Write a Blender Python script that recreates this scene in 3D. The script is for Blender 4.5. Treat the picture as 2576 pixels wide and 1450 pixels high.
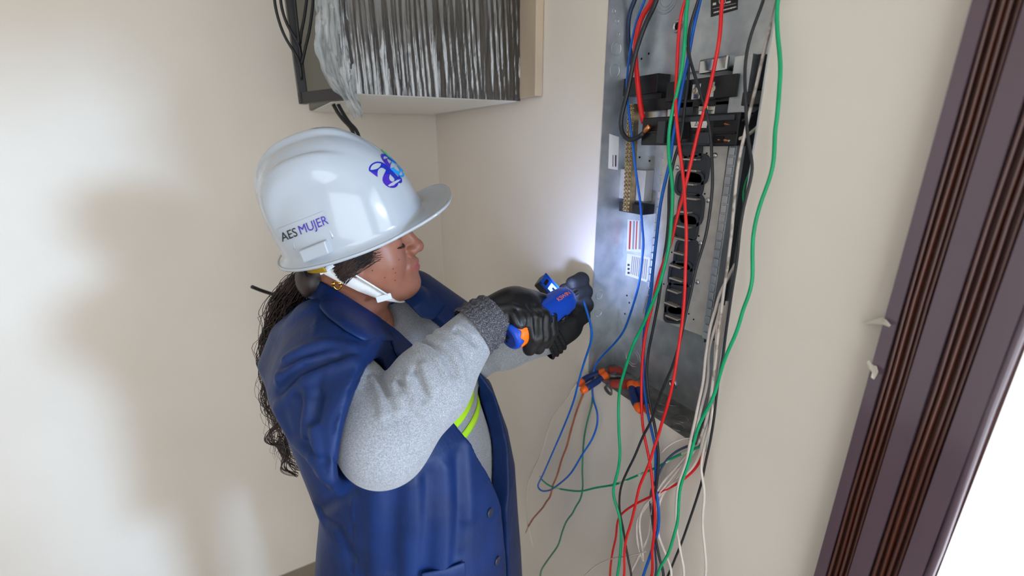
import bpy, bmesh, math, random
import numpy as np
from mathutils import Vector, Matrix
from mathutils.bvhtree import BVHTree
from mathutils.interpolate import poly_3d_calc

for o in list(bpy.data.objects): bpy.data.objects.remove(o)
scene = bpy.context.scene
COL = scene.collection
random.seed(4)
rng = np.random.default_rng(7)

# ------------------------------------------------------------------ camera
F = 1128.0                       # focal length in pixels of the 2576 x 1450 frame
YAW, PITCH, ROLL = 0.51209, 0.31522, 0.00235
CAM = np.array([0.0, 0.0, 1.66])
def _cam_axes():
    ca, sa, cb, sb = math.cos(YAW), math.sin(YAW), math.cos(PITCH), math.sin(PITCH)
    cg, sg = math.cos(ROLL), math.sin(ROLL)
    fwd = np.array([sa*cb, ca*cb, -sb]); right = np.array([ca, -sa, 0]); down = np.cross(fwd, right)
    return right*cg + down*sg, -right*sg + down*cg, fwd
RIGHT, DOWN, FWD = _cam_axes()
cam_data = bpy.data.cameras.new('camera')
cam = bpy.data.objects.new('camera', cam_data); COL.objects.link(cam)
M = Matrix.Identity(4)
for i in range(3):
    M[i][0], M[i][1], M[i][2], M[i][3] = RIGHT[i], -DOWN[i], -FWD[i], CAM[i]
cam.matrix_world = M
cam_data.sensor_width = 36; cam_data.sensor_fit = 'HORIZONTAL'
cam_data.lens = 36*F/2576
cam_data.clip_start = 0.01
cam_data.dof.use_dof = True
cam_data.dof.focus_distance = 0.78
cam_data.dof.aperture_fstop = 2.6
scene.camera = cam

# ------------------------------------------------------------------ world, sun, exposure
scene.view_settings.view_transform = 'Standard'
scene.view_settings.look = 'None'
scene.view_settings.exposure = 0.0
scene.view_settings.gamma = 1.0
scene.view_settings.use_curve_mapping = False
world = bpy.data.worlds.new('white_overcast_sky'); scene.world = world
world.use_nodes = True
bg = world.node_tree.nodes['Background']
bg.inputs['Color'].default_value = (0.88, 0.945, 1.0, 1)
bg.inputs['Strength'].default_value = 3.45
def sun(name, direction, strength, angle, color):
    l = bpy.data.lights.new(name, 'SUN'); l.energy = strength; l.angle = math.radians(angle); l.color = color
    o = bpy.data.objects.new(name, l); COL.objects.link(o)
    o.rotation_euler = Vector(direction).to_track_quat('-Z', 'Y').to_euler()
    o.location = Vector((2, -3, 2.4))
sun('low_hazy_sun', (-0.47, 0.88, -0.12), 1.9, 7.0, (0.48, 0.70, 1.0))

# ------------------------------------------------------------------ helpers
U = 0.845          # shrinks room and panel about the world origin to fit the view; worker unscaled
def eye(): return CAM/U  # camera position before the room is scaled down
def ray(px, py): return RIGHT*(px-1288) + DOWN*(py-725) + FWD*F
def onx(px, py, X): d = ray(px, py); c = eye(); return c + d*((X-c[0])/d[0])
def ony(px, py, Y): d = ray(px, py); c = eye(); return c + d*((Y-c[1])/d[1])
def onz(px, py, Z): d = ray(px, py); c = eye(); return c + d*((Z-c[2])/d[2])
def Pd(px, py, d): return eye() + ray(px, py)*(d/F)
def depth(p): return float(np.dot(np.asarray(p)-eye(), FWD))
def unit(v): v = np.asarray(v, float); return v/np.linalg.norm(v)

def lin(h):
    if isinstance(h, str):
        h = h.lstrip('#'); c = [int(h[i:i+2], 16)/255 for i in (0, 2, 4)]
    else: c = [v/255 for v in h]
    return tuple((v/12.92 if v <= 0.04045 else ((v+0.055)/1.055)**2.4) for v in c) + (1,)
MATS = {}
def mat(name, col, rough=0.5, metal=0.0, col2=None, nscale=20, ndetail=4, stretch=(1,1,1), bump=0.0, bscale=60, bstretch=None,
        coat=0.0, sheen=0.0, emit=None, estr=0.0, ior=1.45, alpha=1.0, trans=0.0, contrast=(0.35, 0.65), bdist=0.002, sss=0.0, rough2=None, spec=0.5):
    m = bpy.data.materials.new(name); m.use_nodes = True
    nt = m.node_tree; b = nt.nodes['Principled BSDF']
    b.inputs['Base Color'].default_value = lin(col)
    b.inputs['Roughness'].default_value = rough; b.inputs['Metallic'].default_value = metal
    b.inputs['Coat Weight'].default_value = coat; b.inputs['Coat Roughness'].default_value = 0.08
    b.inputs['Sheen Weight'].default_value = sheen; b.inputs['IOR'].default_value = ior
    b.inputs['Alpha'].default_value = alpha; b.inputs['Transmission Weight'].default_value = trans
    b.inputs['Specular IOR Level'].default_value = spec
    if sss:
        b.inputs['Subsurface Weight'].default_value = sss; b.inputs['Subsurface Radius'].default_value = (0.012, 0.004, 0.002)
        b.inputs['Subsurface Scale'].default_value = 0.6
    if emit is not None:
        b.inputs['Emission Color'].default_value = lin(emit); b.inputs['Emission Strength'].default_value = estr
    tc = nt.nodes.new('ShaderNodeTexCoord')
    def noise(sc, st, det):
        mp = nt.nodes.new('ShaderNodeMapping'); mp.inputs['Scale'].default_value = st
        nt.links.new(tc.outputs['Object'], mp.inputs['Vector'])
        n = nt.nodes.new('ShaderNodeTexNoise'); n.inputs['Scale'].default_value = sc; n.inputs['Detail'].default_value = det
        nt.links.new(mp.outputs['Vector'], n.inputs['Vector']); return n
    if col2 is not None or rough2 is not None:
        n = noise(nscale, stretch, ndetail)
        r = nt.nodes.new('ShaderNodeValToRGB')
        r.color_ramp.elements[0].position, r.color_ramp.elements[1].position = contrast
        nt.links.new(n.outputs['Fac'], r.inputs['Fac'])
        if col2 is not None:
            r.color_ramp.elements[0].color = lin(col); r.color_ramp.elements[1].color = lin(col2)
            nt.links.new(r.outputs['Color'], b.inputs['Base Color'])
        if rough2 is not None:
            mr = nt.nodes.new('ShaderNodeMapRange'); mr.inputs['To Min'].default_value = rough; mr.inputs['To Max'].default_value = rough2
            nt.links.new(n.outputs['Fac'], mr.inputs['Value']); nt.links.new(mr.outputs['Result'], b.inputs['Roughness'])
    if bump:
        n = noise(bscale, bstretch or stretch, 5)
        bp = nt.nodes.new('ShaderNodeBump'); bp.inputs['Strength'].default_value = bump; bp.inputs['Distance'].default_value = bdist
        nt.links.new(n.outputs['Fac'], bp.inputs['Height']); nt.links.new(bp.outputs['Normal'], b.inputs['Normal'])
    MATS[name] = m
    return m

def link(o, parent=None):
    COL.objects.link(o)
    if parent is not None: o.parent = parent
    return o
def tag(o, label=None, cat=None, group=None, kind=None):
    if label: o['label'] = label
    if cat: o['category'] = cat
    if group: o['group'] = group
    if kind: o['kind'] = kind
    return o
def empty(name, loc, label=None, cat=None, group=None, kind=None):
    o = bpy.data.objects.new(name, None); o.location = np.asarray(loc, float)*U; o.empty_display_size = 0.05
    link(o); return tag(o, label, cat, group, kind)
def root_loc(o):
    v = np.zeros(3)
    while o is not None: v = v + np.array(o.location); o = o.parent
    return v
def mesh_obj(name, verts, faces, m, parent=None, smooth=False, loc=None, bevel=0.0, sub=0):
    """verts in unscaled world space; the object is placed at loc (default: the parent's origin)."""
    V = np.asarray(verts, float)*U
    base = root_loc(parent) if parent is not None else np.zeros(3)
    off = np.array(loc, float)*U if loc is not None else base
    me = bpy.data.meshes.new(name)
    me.from_pydata((V-off).tolist(), [], [tuple(int(i) for i in f) for f in faces])
    me.materials.append(m if not isinstance(m, str) else MATS[m])
    if smooth: me.polygons.foreach_set('use_smooth', [True]*len(me.polygons))
    me.update()
    o = bpy.data.objects.new(name, me); o.location = off-base
    link(o, parent)
    if bevel:
        b = o.modifiers.new('bevel', 'BEVEL'); b.width = bevel*U; b.segments = 2; b.limit_method = 'ANGLE'
    if sub:
        s = o.modifiers.new('sub', 'SUBSURF'); s.levels = sub; s.render_levels = sub
    return o

class MB:
    def __init__(self): self.v = []; self.f = []
    def add(self, V, Fs):
        n = len(self.v); self.v += [tuple(map(float, p)) for p in V]; self.f += [tuple(i+n for i in f) for f in Fs]; return self
    def box(self, lo, hi):
        (a, b, c), (d, e, f) = lo, hi
        return self.add([(a,b,c),(d,b,c),(d,e,c),(a,e,c),(a,b,f),(d,b,f),(d,e,f),(a,e,f)],
                        [(0,3,2,1),(4,5,6,7),(0,1,5,4),(1,2,6,5),(2,3,7,6),(3,0,4,7)])
    def obox(self, c, ax, half):
        """oriented box: centre, three axes, half sizes"""
        c = np.asarray(c, float); A = [np.asarray(a, float)*h for a, h in zip(ax, half)]
        P = [c+A[0]*i+A[1]*j+A[2]*k for k in (-1,1) for (i,j) in ((-1,-1),(1,-1),(1,1),(-1,1))]
        return self.add(P, [(0,3,2,1),(4,5,6,7),(0,1,5,4),(1,2,6,5),(2,3,7,6),(3,0,4,7)])
    def tube(self, pts, r, n=8, cap=True, aspect=1.0, up=None):
        P = np.asarray(pts, float); m = len(P)
        R = np.full(m, r, float) if np.isscalar(r) else np.asarray(r, float)
        T = np.gradient(P, axis=0); T /= np.linalg.norm(T, axis=1)[:, None]+1e-12
        u = np.array(up, float) if up is not None else np.array([0.3, 0.5, 0.81])
        if abs(np.dot(unit(u), T[0])) > 0.95: u = np.array([1.0, 0, 0])
        rings = []
        for i in range(m):
            u = u - T[i]*np.dot(u, T[i]); u = unit(u); w = np.cross(T[i], u)
            a = np.arange(n)*2*math.pi/n
            rings.append(P[i] + R[i]*(np.cos(a)[:, None]*u*aspect + np.sin(a)[:, None]*w))
        V = np.vstack(rings); Fs = []
        for i in range(m-1):
            for j in range(n):
                k = (j+1) % n
                Fs.append((i*n+j, i*n+k, (i+1)*n+k, (i+1)*n+j))
        if cap: Fs += [tuple(reversed(range(n))), tuple(range((m-1)*n, m*n))]
        return self.add(V, Fs)
    def lathe(self, o, ax, prof, n=24, u=None):
        """profile of (distance along axis, radius)"""
        ax = unit(ax); t = np.array([1.0, 0, 0]) if abs(ax[0]) < 0.9 else np.array([0, 1.0, 0])
        u = unit(np.cross(ax, t)); w = np.cross(ax, u); o = np.asarray(o, float)
        a = np.arange(n)*2*math.pi/n
        V = np.vstack([o+ax*s+max(r, 1e-5)*(np.cos(a)[:, None]*u+np.sin(a)[:, None]*w) for s, r in prof]); m = len(prof)
        Fs = [(i*n+j, i*n+(j+1) % n, (i+1)*n+(j+1) % n, (i+1)*n+j) for i in range(m-1) for j in range(n)]
        Fs += [tuple(reversed(range(n))), tuple(range((m-1)*n, m*n))]
        return self.add(V, Fs)
    def prism(self, poly, vec):
        P = np.asarray(poly, float); n = len(P); vec = np.asarray(vec, float)
        return self.add(np.vstack([P, P+vec]), [tuple(reversed(range(n))), tuple(range(n, 2*n))]+[(i, (i+1) % n, n+(i+1) % n, n+i) for i in range(n)])
    def build(self, name, m, parent=None, smooth=False, loc=None, bevel=0.0, sub=0):
        return mesh_obj(name, self.v, self.f, m, parent, smooth, loc, bevel, sub)

def spline(pts, step=0.008):
    """Catmull-Rom through pts, roughly even samples"""
    P = np.asarray(pts, float); P = np.vstack([2*P[0]-P[1], P, 2*P[-1]-P[-2]]); out = []
    for i in range(1, len(P)-2):
        p0, p1, p2, p3 = P[i-1:i+3]; L = np.linalg.norm(p2-p1); n = max(2, int(L/step))
        t = (np.arange(n)/n)[:, None]
        out.append(0.5*((2*p1)+(-p0+p2)*t+(2*p0-5*p1+4*p2-p3)*t**2+(-p0+3*p1-3*p2+p3)*t**3))
    out.append(P[-2][None]); return np.vstack(out)
def smooth_poly(P, it=2):
    P = np.array(P, float)
    for _ in range(it): P[1:-1] = 0.25*P[:-2]+0.5*P[1:-1]+0.25*P[2:]
    return P
def text_mesh(s, size=1.0, bold=0.0, spacing=1.0, res=3):
    cu = bpy.data.curves.new('t', 'FONT'); cu.body = s; cu.size = size; cu.offset = bold; cu.space_character = spacing
    cu.resolution_u = res; cu.align_x = 'CENTER'; cu.align_y = 'CENTER'; cu.fill_mode = 'FRONT'
    o = bpy.data.objects.new('t', cu); COL.objects.link(o)
    dg = bpy.context.evaluated_depsgraph_get(); me = bpy.data.meshes.new_from_object(o.evaluated_get(dg))
    bm = bmesh.new(); bm.from_mesh(me)
    bmesh.ops.triangulate(bm, faces=bm.faces); 
    V = np.array([v.co[:] for v in bm.verts]); Fs = [tuple(v.index for v in f.verts) for f in bm.faces]
    bm.free(); bpy.data.objects.remove(o); bpy.data.curves.remove(cu); bpy.data.meshes.remove(me)
    return V, Fs

# ------------------------------------------------------------------ sdf meshing
def surface_nets(f, lo, hi, h, newton=2, flat=False):
    """mesh the zero set of f (vectorised over (N,3)) with block culling and dual contouring of the mean crossing"""
    B = 6
    lo = np.asarray(lo, float); nb = np.ceil((np.asarray(hi)-lo)/(h*B)).astype(int)+1; N = nb*B+1
    D = np.full(N, 1.0, np.float32)
    bi = np.stack(np.meshgrid(*[np.arange(k) for k in nb], indexing='ij'), -1).reshape(-1, 3)
    c = lo+(bi+0.5)*B*h
    d = f(c); keep = np.abs(d) < B*h*0.87*1.6+0.004
    for b, s in zip(bi[~keep], d[~keep]):
        if s < 0: D[b[0]*B:(b[0]+1)*B+1, b[1]*B:(b[1]+1)*B+1, b[2]*B:(b[2]+1)*B+1] = -1
    bk = bi[keep]; loc = np.stack(np.meshgrid(*[np.arange(B+1)]*3, indexing='ij'), -1).reshape(-1, 3)
    idx = (bk[:, None, :]*B+loc[None]).reshape(-1, 3)
    lin_i = np.unique((idx[:, 0]*N[1]+idx[:, 1])*N[2]+idx[:, 2])
    ix, iy, iz = lin_i//(N[1]*N[2]), (lin_i//N[2]) % N[1], lin_i % N[2]
    pts = lo+np.stack([ix, iy, iz], -1)*h
    vals = np.concatenate([f(pts[i:i+400000]) for i in range(0, len(pts), 400000)])
    D[ix, iy, iz] = vals
    S = D < 0
    c8 = [(i, j, k) for i in (0, 1) for j in (0, 1) for k in (0, 1)]
    def sl(o): return tuple(slice(o[a], N[a]-1+o[a]) for a in range(3))
    cnt = sum(S[sl(o)].astype(np.int8) for o in c8)
    act = (cnt > 0) & (cnt < 8)
    ci = np.argwhere(act)
    vid = np.full(act.shape, -1, np.int64); vid[act] = np.arange(len(ci))
    acc = np.zeros((len(ci), 3)); wt = np.zeros(len(ci))
    for a in range(8):
        for b in range(a+1, 8):
            oa, ob = np.array(c8[a]), np.array(c8[b])
            if np.abs(oa-ob).sum() != 1: continue
            da = D[tuple((ci+oa).T)]; db = D[tuple((ci+ob).T)]
            m = (da < 0) != (db < 0); t = np.where(m, da/(da-db+1e-20), 0)
            acc += m[:, None]*(oa+(ob-oa)*t[:, None]); wt += m
    V = lo+(ci+acc/wt[:, None])*h
    quads = []
    for ax in range(3):
        o = [0, 0, 0]; o[ax] = 1
        u, w = (ax+1) % 3, (ax+2) % 3
        A = S[tuple(slice(0, N[k]-1) if k == ax else slice(1, N[k]-1) for k in range(3))]
        Bm = S[tuple(slice(1, N[k]) if k == ax else slice(1, N[k]-1) for k in range(3))]
        e = np.argwhere(A != Bm); 
        base = e.copy(); base[:, u] += 1; base[:, w] += 1
        s = A[tuple(e.T)]
        def cell(du, dw):
            q = base.copy(); q[:, u] -= du; q[:, w] -= dw; return vid[tuple(q.T)]
        q = np.stack([cell(1, 1), cell(0, 1), cell(0, 0), cell(1, 0)], -1)
        q[~s] = q[~s][:, ::-1]; quads.append(q)
    Q = np.vstack(quads); Q = Q[(Q >= 0).all(1)]
    e = h*0.4
    for _ in range(newton):
        d = f(V); g = np.stack([f(V+np.eye(3)[k]*e)-f(V-np.eye(3)[k]*e) for k in range(3)], -1)/(2*e)
        gn = np.maximum((g**2).sum(1), 0.25)
        st = np.clip(d/gn, -h*0.5, h*0.5); V = V-g*st[:, None]
    return V, Q
def sm_obj(name, f, lo, hi, h, m, parent, post=None, newton=2):
    V, Q = surface_nets(f, lo, hi, h, newton)
    if post is not None: V = post(V, Q)
    base = root_loc(parent)
    me = bpy.data.meshes.new(name)
    me.vertices.add(len(V)); me.vertices.foreach_set('co', (V-base).astype(np.float32).ravel())
    me.loops.add(Q.size); me.loops.foreach_set('vertex_index', Q.astype(np.int32).ravel())
    me.polygons.add(len(Q)); me.polygons.foreach_set('loop_start', np.arange(0, Q.size, 4, dtype=np.int32))
    me.update(calc_edges=True)
    me.polygons.foreach_set('use_smooth', [True]*len(Q))
    me.materials.append(MATS[m]); me.validate()
    o = bpy.data.objects.new(name, me); link(o, parent)
    return o
def vnormals(V, Q):
    n = np.cross(V[Q[:, 2]]-V[Q[:, 0]], V[Q[:, 3]]-V[Q[:, 1]]); N = np.zeros_like(V)
    for k in range(4): np.add.at(N, Q[:, k], n)
    return N/(np.linalg.norm(N, axis=1)[:, None]+1e-12)
# sdf primitives (all take p of shape (N,3))
def s_ell(p, c, r, R=None):
    q = p-np.asarray(c, float)
    if R is not None: q = q@np.asarray(R).T
    r = np.asarray(r, float); k0 = np.linalg.norm(q/r, axis=1); k1 = np.linalg.norm(q/(r*r), axis=1)
    return k0*(k0-1)/(k1+1e-9)
def s_cone(p, a, b, ra, rb):
    a = np.asarray(a, float); b = np.asarray(b, float); ab = b-a
    t = np.clip((p-a)@ab/np.dot(ab, ab), 0, 1)
    return np.linalg.norm(p-(a+t[:, None]*ab), axis=1)-(ra+(rb-ra)*t)
def s_chain(p, pts, rad, k=0.0):
    d = None
    for i in range(len(pts)-1):
        e = s_cone(p, pts[i], pts[i+1], rad[i], rad[i+1])
        d = e if d is None else (smin(d, e, k) if k else np.minimum(d, e))
    return d
def s_box(p, c, half, R=None, r=0.0):
    q = p-np.asarray(c, float)
    if R is not None: q = q@np.asarray(R).T
    q = np.abs(q)-(np.asarray(half, float)-r)
    return np.linalg.norm(np.maximum(q, 0), axis=1)+np.minimum(q.max(1), 0)-r
def smin(a, b, k):
    h = np.maximum(k-np.abs(a-b), 0)/k; return np.minimum(a, b)-h*h*k*0.25
def smax(a, b, k): return -smin(-a, -b, k)
# ------------------------------------------------------------------ materials
mat('wall_paint', (231, 222, 211), 0.62, col2=(224, 214, 202), nscale=2.2, ndetail=6, bump=0.12, bscale=34, bdist=0.004, contrast=(0.3, 0.7))
mat('ceiling_paint', (238, 236, 230), 0.8, bump=0.05)
mat('floor_tile', (150, 138, 124), 0.4, col2=(128, 118, 106), nscale=3)
mat('varnish', (74, 40, 34), 0.26, col2=(92, 54, 46), nscale=9, stretch=(1, 1, 0.08), bump=0.25, bscale=26, bstretch=(1, 1, 0.15), coat=0.7, bdist=0.003)
mat('varnish_dark', (44, 18, 12), 0.32, col2=(84, 38, 22), nscale=30, stretch=(1, 1, 0.05), bump=0.4, bscale=60, bstretch=(1, 1, 0.12), coat=0.5)
mat('varnish_sky_tint', (98, 80, 92), 0.2, col2=(80, 62, 72), nscale=6, stretch=(1, 1, 0.12), bump=0.45, bscale=14, bstretch=(1, 1, 0.3), coat=0.9, bdist=0.004)  # lavender reflection of the sky painted into the base colour of the flats
mat('masking_tape', (226, 220, 206), 0.7)
mat('galvanised', (205, 210, 214), 0.30, 0.75, col2=(176, 184, 190), nscale=26, ndetail=7, bump=0.06, bscale=120, rough2=0.46)
mat('galvanised_dusty', (150, 146, 138), 0.45, 0.6, col2=(108, 106, 102), nscale=40, ndetail=8, bump=0.2, bscale=160)
mat('steel_bright', (205, 208, 210), 0.2, 0.95)
mat('plate_paint', (205, 201, 195), 0.38, 0.25, col2=(190, 187, 182), nscale=50)
mat('black_plastic', (22, 23, 26), 0.34, col2=(30, 31, 34), nscale=40)
mat('charcoal_plastic', (58, 62, 70), 0.42)
mat('hole_black', (8, 8, 9), 0.8)
mat('brass', (186, 168, 136), 0.34, 0.8, col2=(158, 136, 100), nscale=90)
mat('tin_plate', (215, 205, 188), 0.3, 0.7)
mat('copper', (214, 122, 72), 0.3, 0.9, col2=(232, 160, 108), nscale=160, stretch=(1, 1, 0.2))
mat('label_white', (226, 222, 218), 0.5)
mat('label_black', (38, 36, 36), 0.45)
mat('print_red', (188, 60, 48), 0.5)
mat('print_grey', (150, 148, 150), 0.5)
mat('print_dark', (44, 44, 50), 0.5)
for nm, c, c2 in (('green', (0, 160, 104), (4, 178, 122)), ('red', (222, 24, 28), (232, 44, 42)), ('blue', (0, 90, 190), (4, 108, 210)),
                  ('black', (36, 38, 42), (46, 48, 52)), ('white', (222, 212, 204), (208, 198, 190)), ('cream', (204, 198, 180), (192, 184, 164)),
                  ('brown', (150, 78, 56), (176, 104, 66)), ('dark_green', (40, 112, 84), (52, 128, 96)), ('navy', (22, 42, 78), (30, 52, 92)),
                  ('grey_blue', (70, 84, 110), (54, 66, 92))):
    mat('wire_'+nm, c, 0.34, col2=c2, nscale=30, contrast=(0.45, 0.7))
mat('wire_green_worn', (0, 150, 110), 0.4, col2=(196, 214, 192), nscale=28, contrast=(0.56, 0.6))
mat('wire_white_printed', (214, 204, 196), 0.4, col2=(150, 138, 128), nscale=70, contrast=(0.5, 0.62))
mat('cable_black', (30, 30, 32), 0.5)
mat('cabinet_black', (24, 24, 27), 0.35)
mat('cabinet_side', (92, 90, 82), 0.5)
mat('wrap_film', (16, 16, 19), 0.08, col2=(30, 29, 31), nscale=24, stretch=(1, 1, 0.07), bump=0.3, bscale=60, bstretch=(1, 1, 0.1), coat=1.0, bdist=0.012, spec=1.0, ior=1.62, rough2=0.26)
mat('clear_film', (226, 230, 232), 0.14, col2=(190, 196, 198), nscale=30, stretch=(1, 1, 0.3), alpha=0.5, bump=0.9, bscale=40, bdist=0.01, spec=1.0)
mat('plywood', (206, 186, 160), 0.6, col2=(176, 160, 140), nscale=6, stretch=(1, 1, 0.3), bump=0.2)
mat('frame_black', (34, 33, 34), 0.45)

# ------------------------------------------------------------------ the room
XW = 0.72                    # face of the panel wall
YB = 1.944                   # face of the far wall
PY0, PY1, PZ0, PZ1 = 0.473, 0.856, 1.3626, 2.40     # opening cut for the electrical panel
DY1, DY0, DZ = 0.112, -1.45, 2.50                 # doorway
CEIL = 3.0
def structure(o, label, cat): return tag(o, label, cat, kind='structure')
w = MB(); TH = 0.11
w.box((XW, PY1, 0), (XW+TH, YB+0.1, CEIL)).box((XW, PY0, 0), (XW+TH, PY1, PZ0)).box((XW, PY0, PZ1), (XW+TH, PY1, CEIL))
w.prism([(XW, DY1+0.02, 0), (XW, PY0, 0), (XW+TH, PY0, 0), (XW+TH, 0.26, 0), (XW+0.03, DY1+0.02, 0)], (0, 0, CEIL))
w.box((XW, DY0, DZ), (XW+TH, DY1+0.02, CEIL)).box((XW, -1.9, 0), (XW+TH, DY0, CEIL))
structure(w.build('wall_right', 'wall_paint'), 'cream painted plaster wall holding the recessed electrical panel', 'wall')
structure(MB().box((-2.5, YB, 0), (XW, YB+0.1, CEIL)).build('wall_back', 'wall_paint'), 'cream painted wall with soft shadows behind the worker', 'wall')
wb = MB(); OX0, OX1, OZ0, OZ1 = -1.7, 0.35, 0.35, 2.75       # unseen wall, opening added to shape fill light and film highlights
wb.box((-2.6, -2.0, 0), (OX0, -1.9, CEIL)).box((OX1, -2.0, 0), (XW+TH, -1.9, CEIL)).box((OX0, -2.0, 0), (OX1, -1.9, OZ0)).box((OX0, -2.0, OZ1), (OX1, -1.9, CEIL))
structure(wb.build('wall_front', 'wall_paint'), 'unseen cream painted wall with a wide opening added for fill light', 'wall')
structure(MB().box((-2.6, -1.9, 0), (-2.5, YB+0.1, CEIL)).build('wall_left', 'wall_paint'), 'cream painted wall on the far side of the room', 'wall')
structure(MB().box((-2.6, -1.9, -0.1), (XW+TH, YB+0.1, 0)).build('floor', 'floor_tile'), 'plain brown-grey floor of the room', 'floor')
structure(MB().box((-2.6, -1.9, CEIL), (XW+TH, YB+0.1, CEIL+0.1)).build('ceiling', 'ceiling_paint'), 'flat white ceiling', 'ceiling')

# ------------------------------------------------------------------ varnished door frame
fr = empty('door_1', (XW, 0.18, 0), 'dark varnished wooden door frame with fluted mouldings', 'door frame', kind='structure')
XF = 0.70; TOP = DZ+0.11
ye = [0.2386, 0.2243, 0.197, 0.1752, 0.1455, 0.124, 0.1211, 0.1141]
def vstrip(name, m, prof, z0=0.0, z1=TOP):
    """prof: (y, x) outline, extruded up the wall"""
    n = 26; zs = np.linspace(z0, z1, n); V = []; Fs = []; k = len(prof)
    for z in zs: V += [(x, y, z) for y, x in prof]
    for i in range(n-1):
        for j in range(k): Fs.append((i*k+j, i*k+(j+1) % k, (i+1)*k+(j+1) % k, (i+1)*k+j))
    Fs += [tuple(reversed(range(k))), tuple(range((n-1)*k, n*k))]
    return mesh_obj(name, V, Fs, m, fr, smooth=False)
def rect(y0, y1, x0, x1): return [(y0, x0), (y0, x1), (y1, x1), (y1, x0)]
vstrip('backing_board', 'varnish_dark', rect(0.118, 0.2375, XF+0.008, XW))
vstrip('casing_edge', 'varnish_sky_tint', rect(ye[1], ye[0], XF-0.002, XW))
vstrip('casing_board', 'varnish_sky_tint', rect(ye[3], ye[2], XF-0.003, XF+0.009))
vstrip('casing_board', 'varnish_sky_tint', rect(ye[5], ye[4], XF-0.003, XF+0.009))
def bead(yc, hw, x, h, m):
    a = np.linspace(0, math.pi, 9); pr = [(yc+hw*math.cos(t), x-h*math.sin(t)) for t in a]
    o = vstrip('moulding_bead', m, pr+[(yc-hw, x+0.004), (yc+hw, x+0.004)])
    o.data.polygons.foreach_set('use_smooth', [True]*len(o.data.polygons))
    # hand-planed: the bead wavers a little along its length
    for v in o.data.vertices: v.co.y += U*0.0006*math.sin(v.co.z*23+yc*900)+0.0005*math.sin(v.co.z*61+yc*400)
for a, b in ((ye[1], ye[2]), (ye[3], ye[4])):
    w_ = a-b; n = 4
    for i in range(n):
        yc = a-w_*(i+0.5)/n
        bead(yc, w_/n*0.40, XF+0.005, 0.0065 if i % 2 else 0.005, 'varnish' if i not in (1,) else 'varnish_dark')
bead(0.5*(ye[5]+ye[7])+0.001, 0.0052, XF+0.003, 0.006, 'varnish_sky_tint')
vstrip('jamb_board', 'varnish', rect(DY1+0.0005, DY1+0.010, XF+0.004, XW+0.03))
# head of the frame and the other jamb, out of this view but part of the doorway
MB().box((XF, DY0, DZ), (XW+0.03, DY1+0.02, DZ+0.11)).build('frame_head', 'varnish', fr)
MB().box((XF, DY0-0.12, 0), (XW+0.03, DY0, DZ+0.11)).build('jamb_board', 'varnish', fr)
# two torn bits of masking tape
def tape(px, label):
    P = [onx(x, y, X) for x, y, X in px]; c = np.mean(P, 0)
    n = len(P)//2; V = []; 
    for p in P: V.append(p)
    for p in P: V.append(p+np.array([0.0012, 0, 0]))
    m = len(P)
    Fs = [tuple(range(m)), tuple(reversed(range(m, 2*m)))]+[(i, (i+1) % m, m+(i+1) % m, m+i) for i in range(m)]
    o = mesh_obj('tape_scrap', V, Fs, 'masking_tape', None, loc=c); tag(o, label, 'tape', 'tape scraps on the door frame')
tape([(2166, 815, .7165), (2195, 805, .714), (2218, 799, .697), (2228, 805, .692), (2240, 819, .689), (2236, 823, .689), (2220, 817, .695), (2210, 817, .697), (2190, 817, .714)],
     'upper torn white tape scrap reaching from wall onto door frame')
tape([(2180, 910, .7), (2187, 907, .7), (2196, 920, .697), (2204, 922, .695), (2208, 936, .689), (2204, 945, .687), (2198, 955, .686), (2191, 950, .686), (2194, 938, .69), (2184, 922, .698)],
     'lower curled white tape scrap on edge of door frame')

# ------------------------------------------------------------------ film-wrapped cabinet in the corner
cy = onx(1305, 252, 0.695)[1]; cz = onx(1305, 252, 0.695)[2]
cx0 = ony(872, 240, cy)[0]; cx1 = 0.695
cab = empty('wall_cabinet', (0.5*(cx0+cx1), cy+0.3, cz), 'black wall cabinet wrapped in shiny plastic film above the worker', 'cabinet')
MB().box((cx0, cy, cz), (cx1, YB-0.004, CEIL-0.1)).build('body', 'cabinet_side', cab, bevel=0.003)
# underside panel, pale
MB().box((cx0+0.01, cy+0.008, cz-0.004), (cx1-0.004, YB-0.01, cz-0.0005)).build('underside', 'ceiling_paint', cab)
# stretched film over the end face, pulled into upright wrinkles
nx, nz = 150, 60; V = []; Fs = []
for j in range(nz):
    for i in range(nx):
        u = i/(nx-1); v = j/(nz-1); x = cx0-0.004+(cx1-cx0+0.006)*u; z = cz-0.003+(CEIL-0.12-cz)*v
        s = x+0.05*v*(u-0.2)
        sw = s+0.006*math.sin(s*47)+0.004*math.sin(s*89+v*3); am = 0.35+0.65*(0.5+0.5*math.sin(s*61+1.5*math.sin(v*4+s*20)))
        a = am*0.0026*math.sin(sw*330+2*math.sin(v*6))+(1.2-am)*0.0018*math.sin(sw*590+4*v+1.3*math.sin(v*13+s*33))+0.0009*math.sin(sw*1130-5*v+2*math.sin(v*21))
        a += 0.0016*math.sin(z*170+x*90)*math.exp(-((v)/0.12)**2)*math.sin(s*210)
        V.append((x, cy-0.006-a*(0.4+0.6*min(1, v*8)), z))
for j in range(nz-1):
    for i in range(nx-1): Fs.append((j*nx+i, j*nx+i+1, (j+1)*nx+i+1, (j+1)*nx+i))
o = mesh_obj('plastic_wrap', V, Fs, 'wrap_film', cab, smooth=True)
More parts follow.
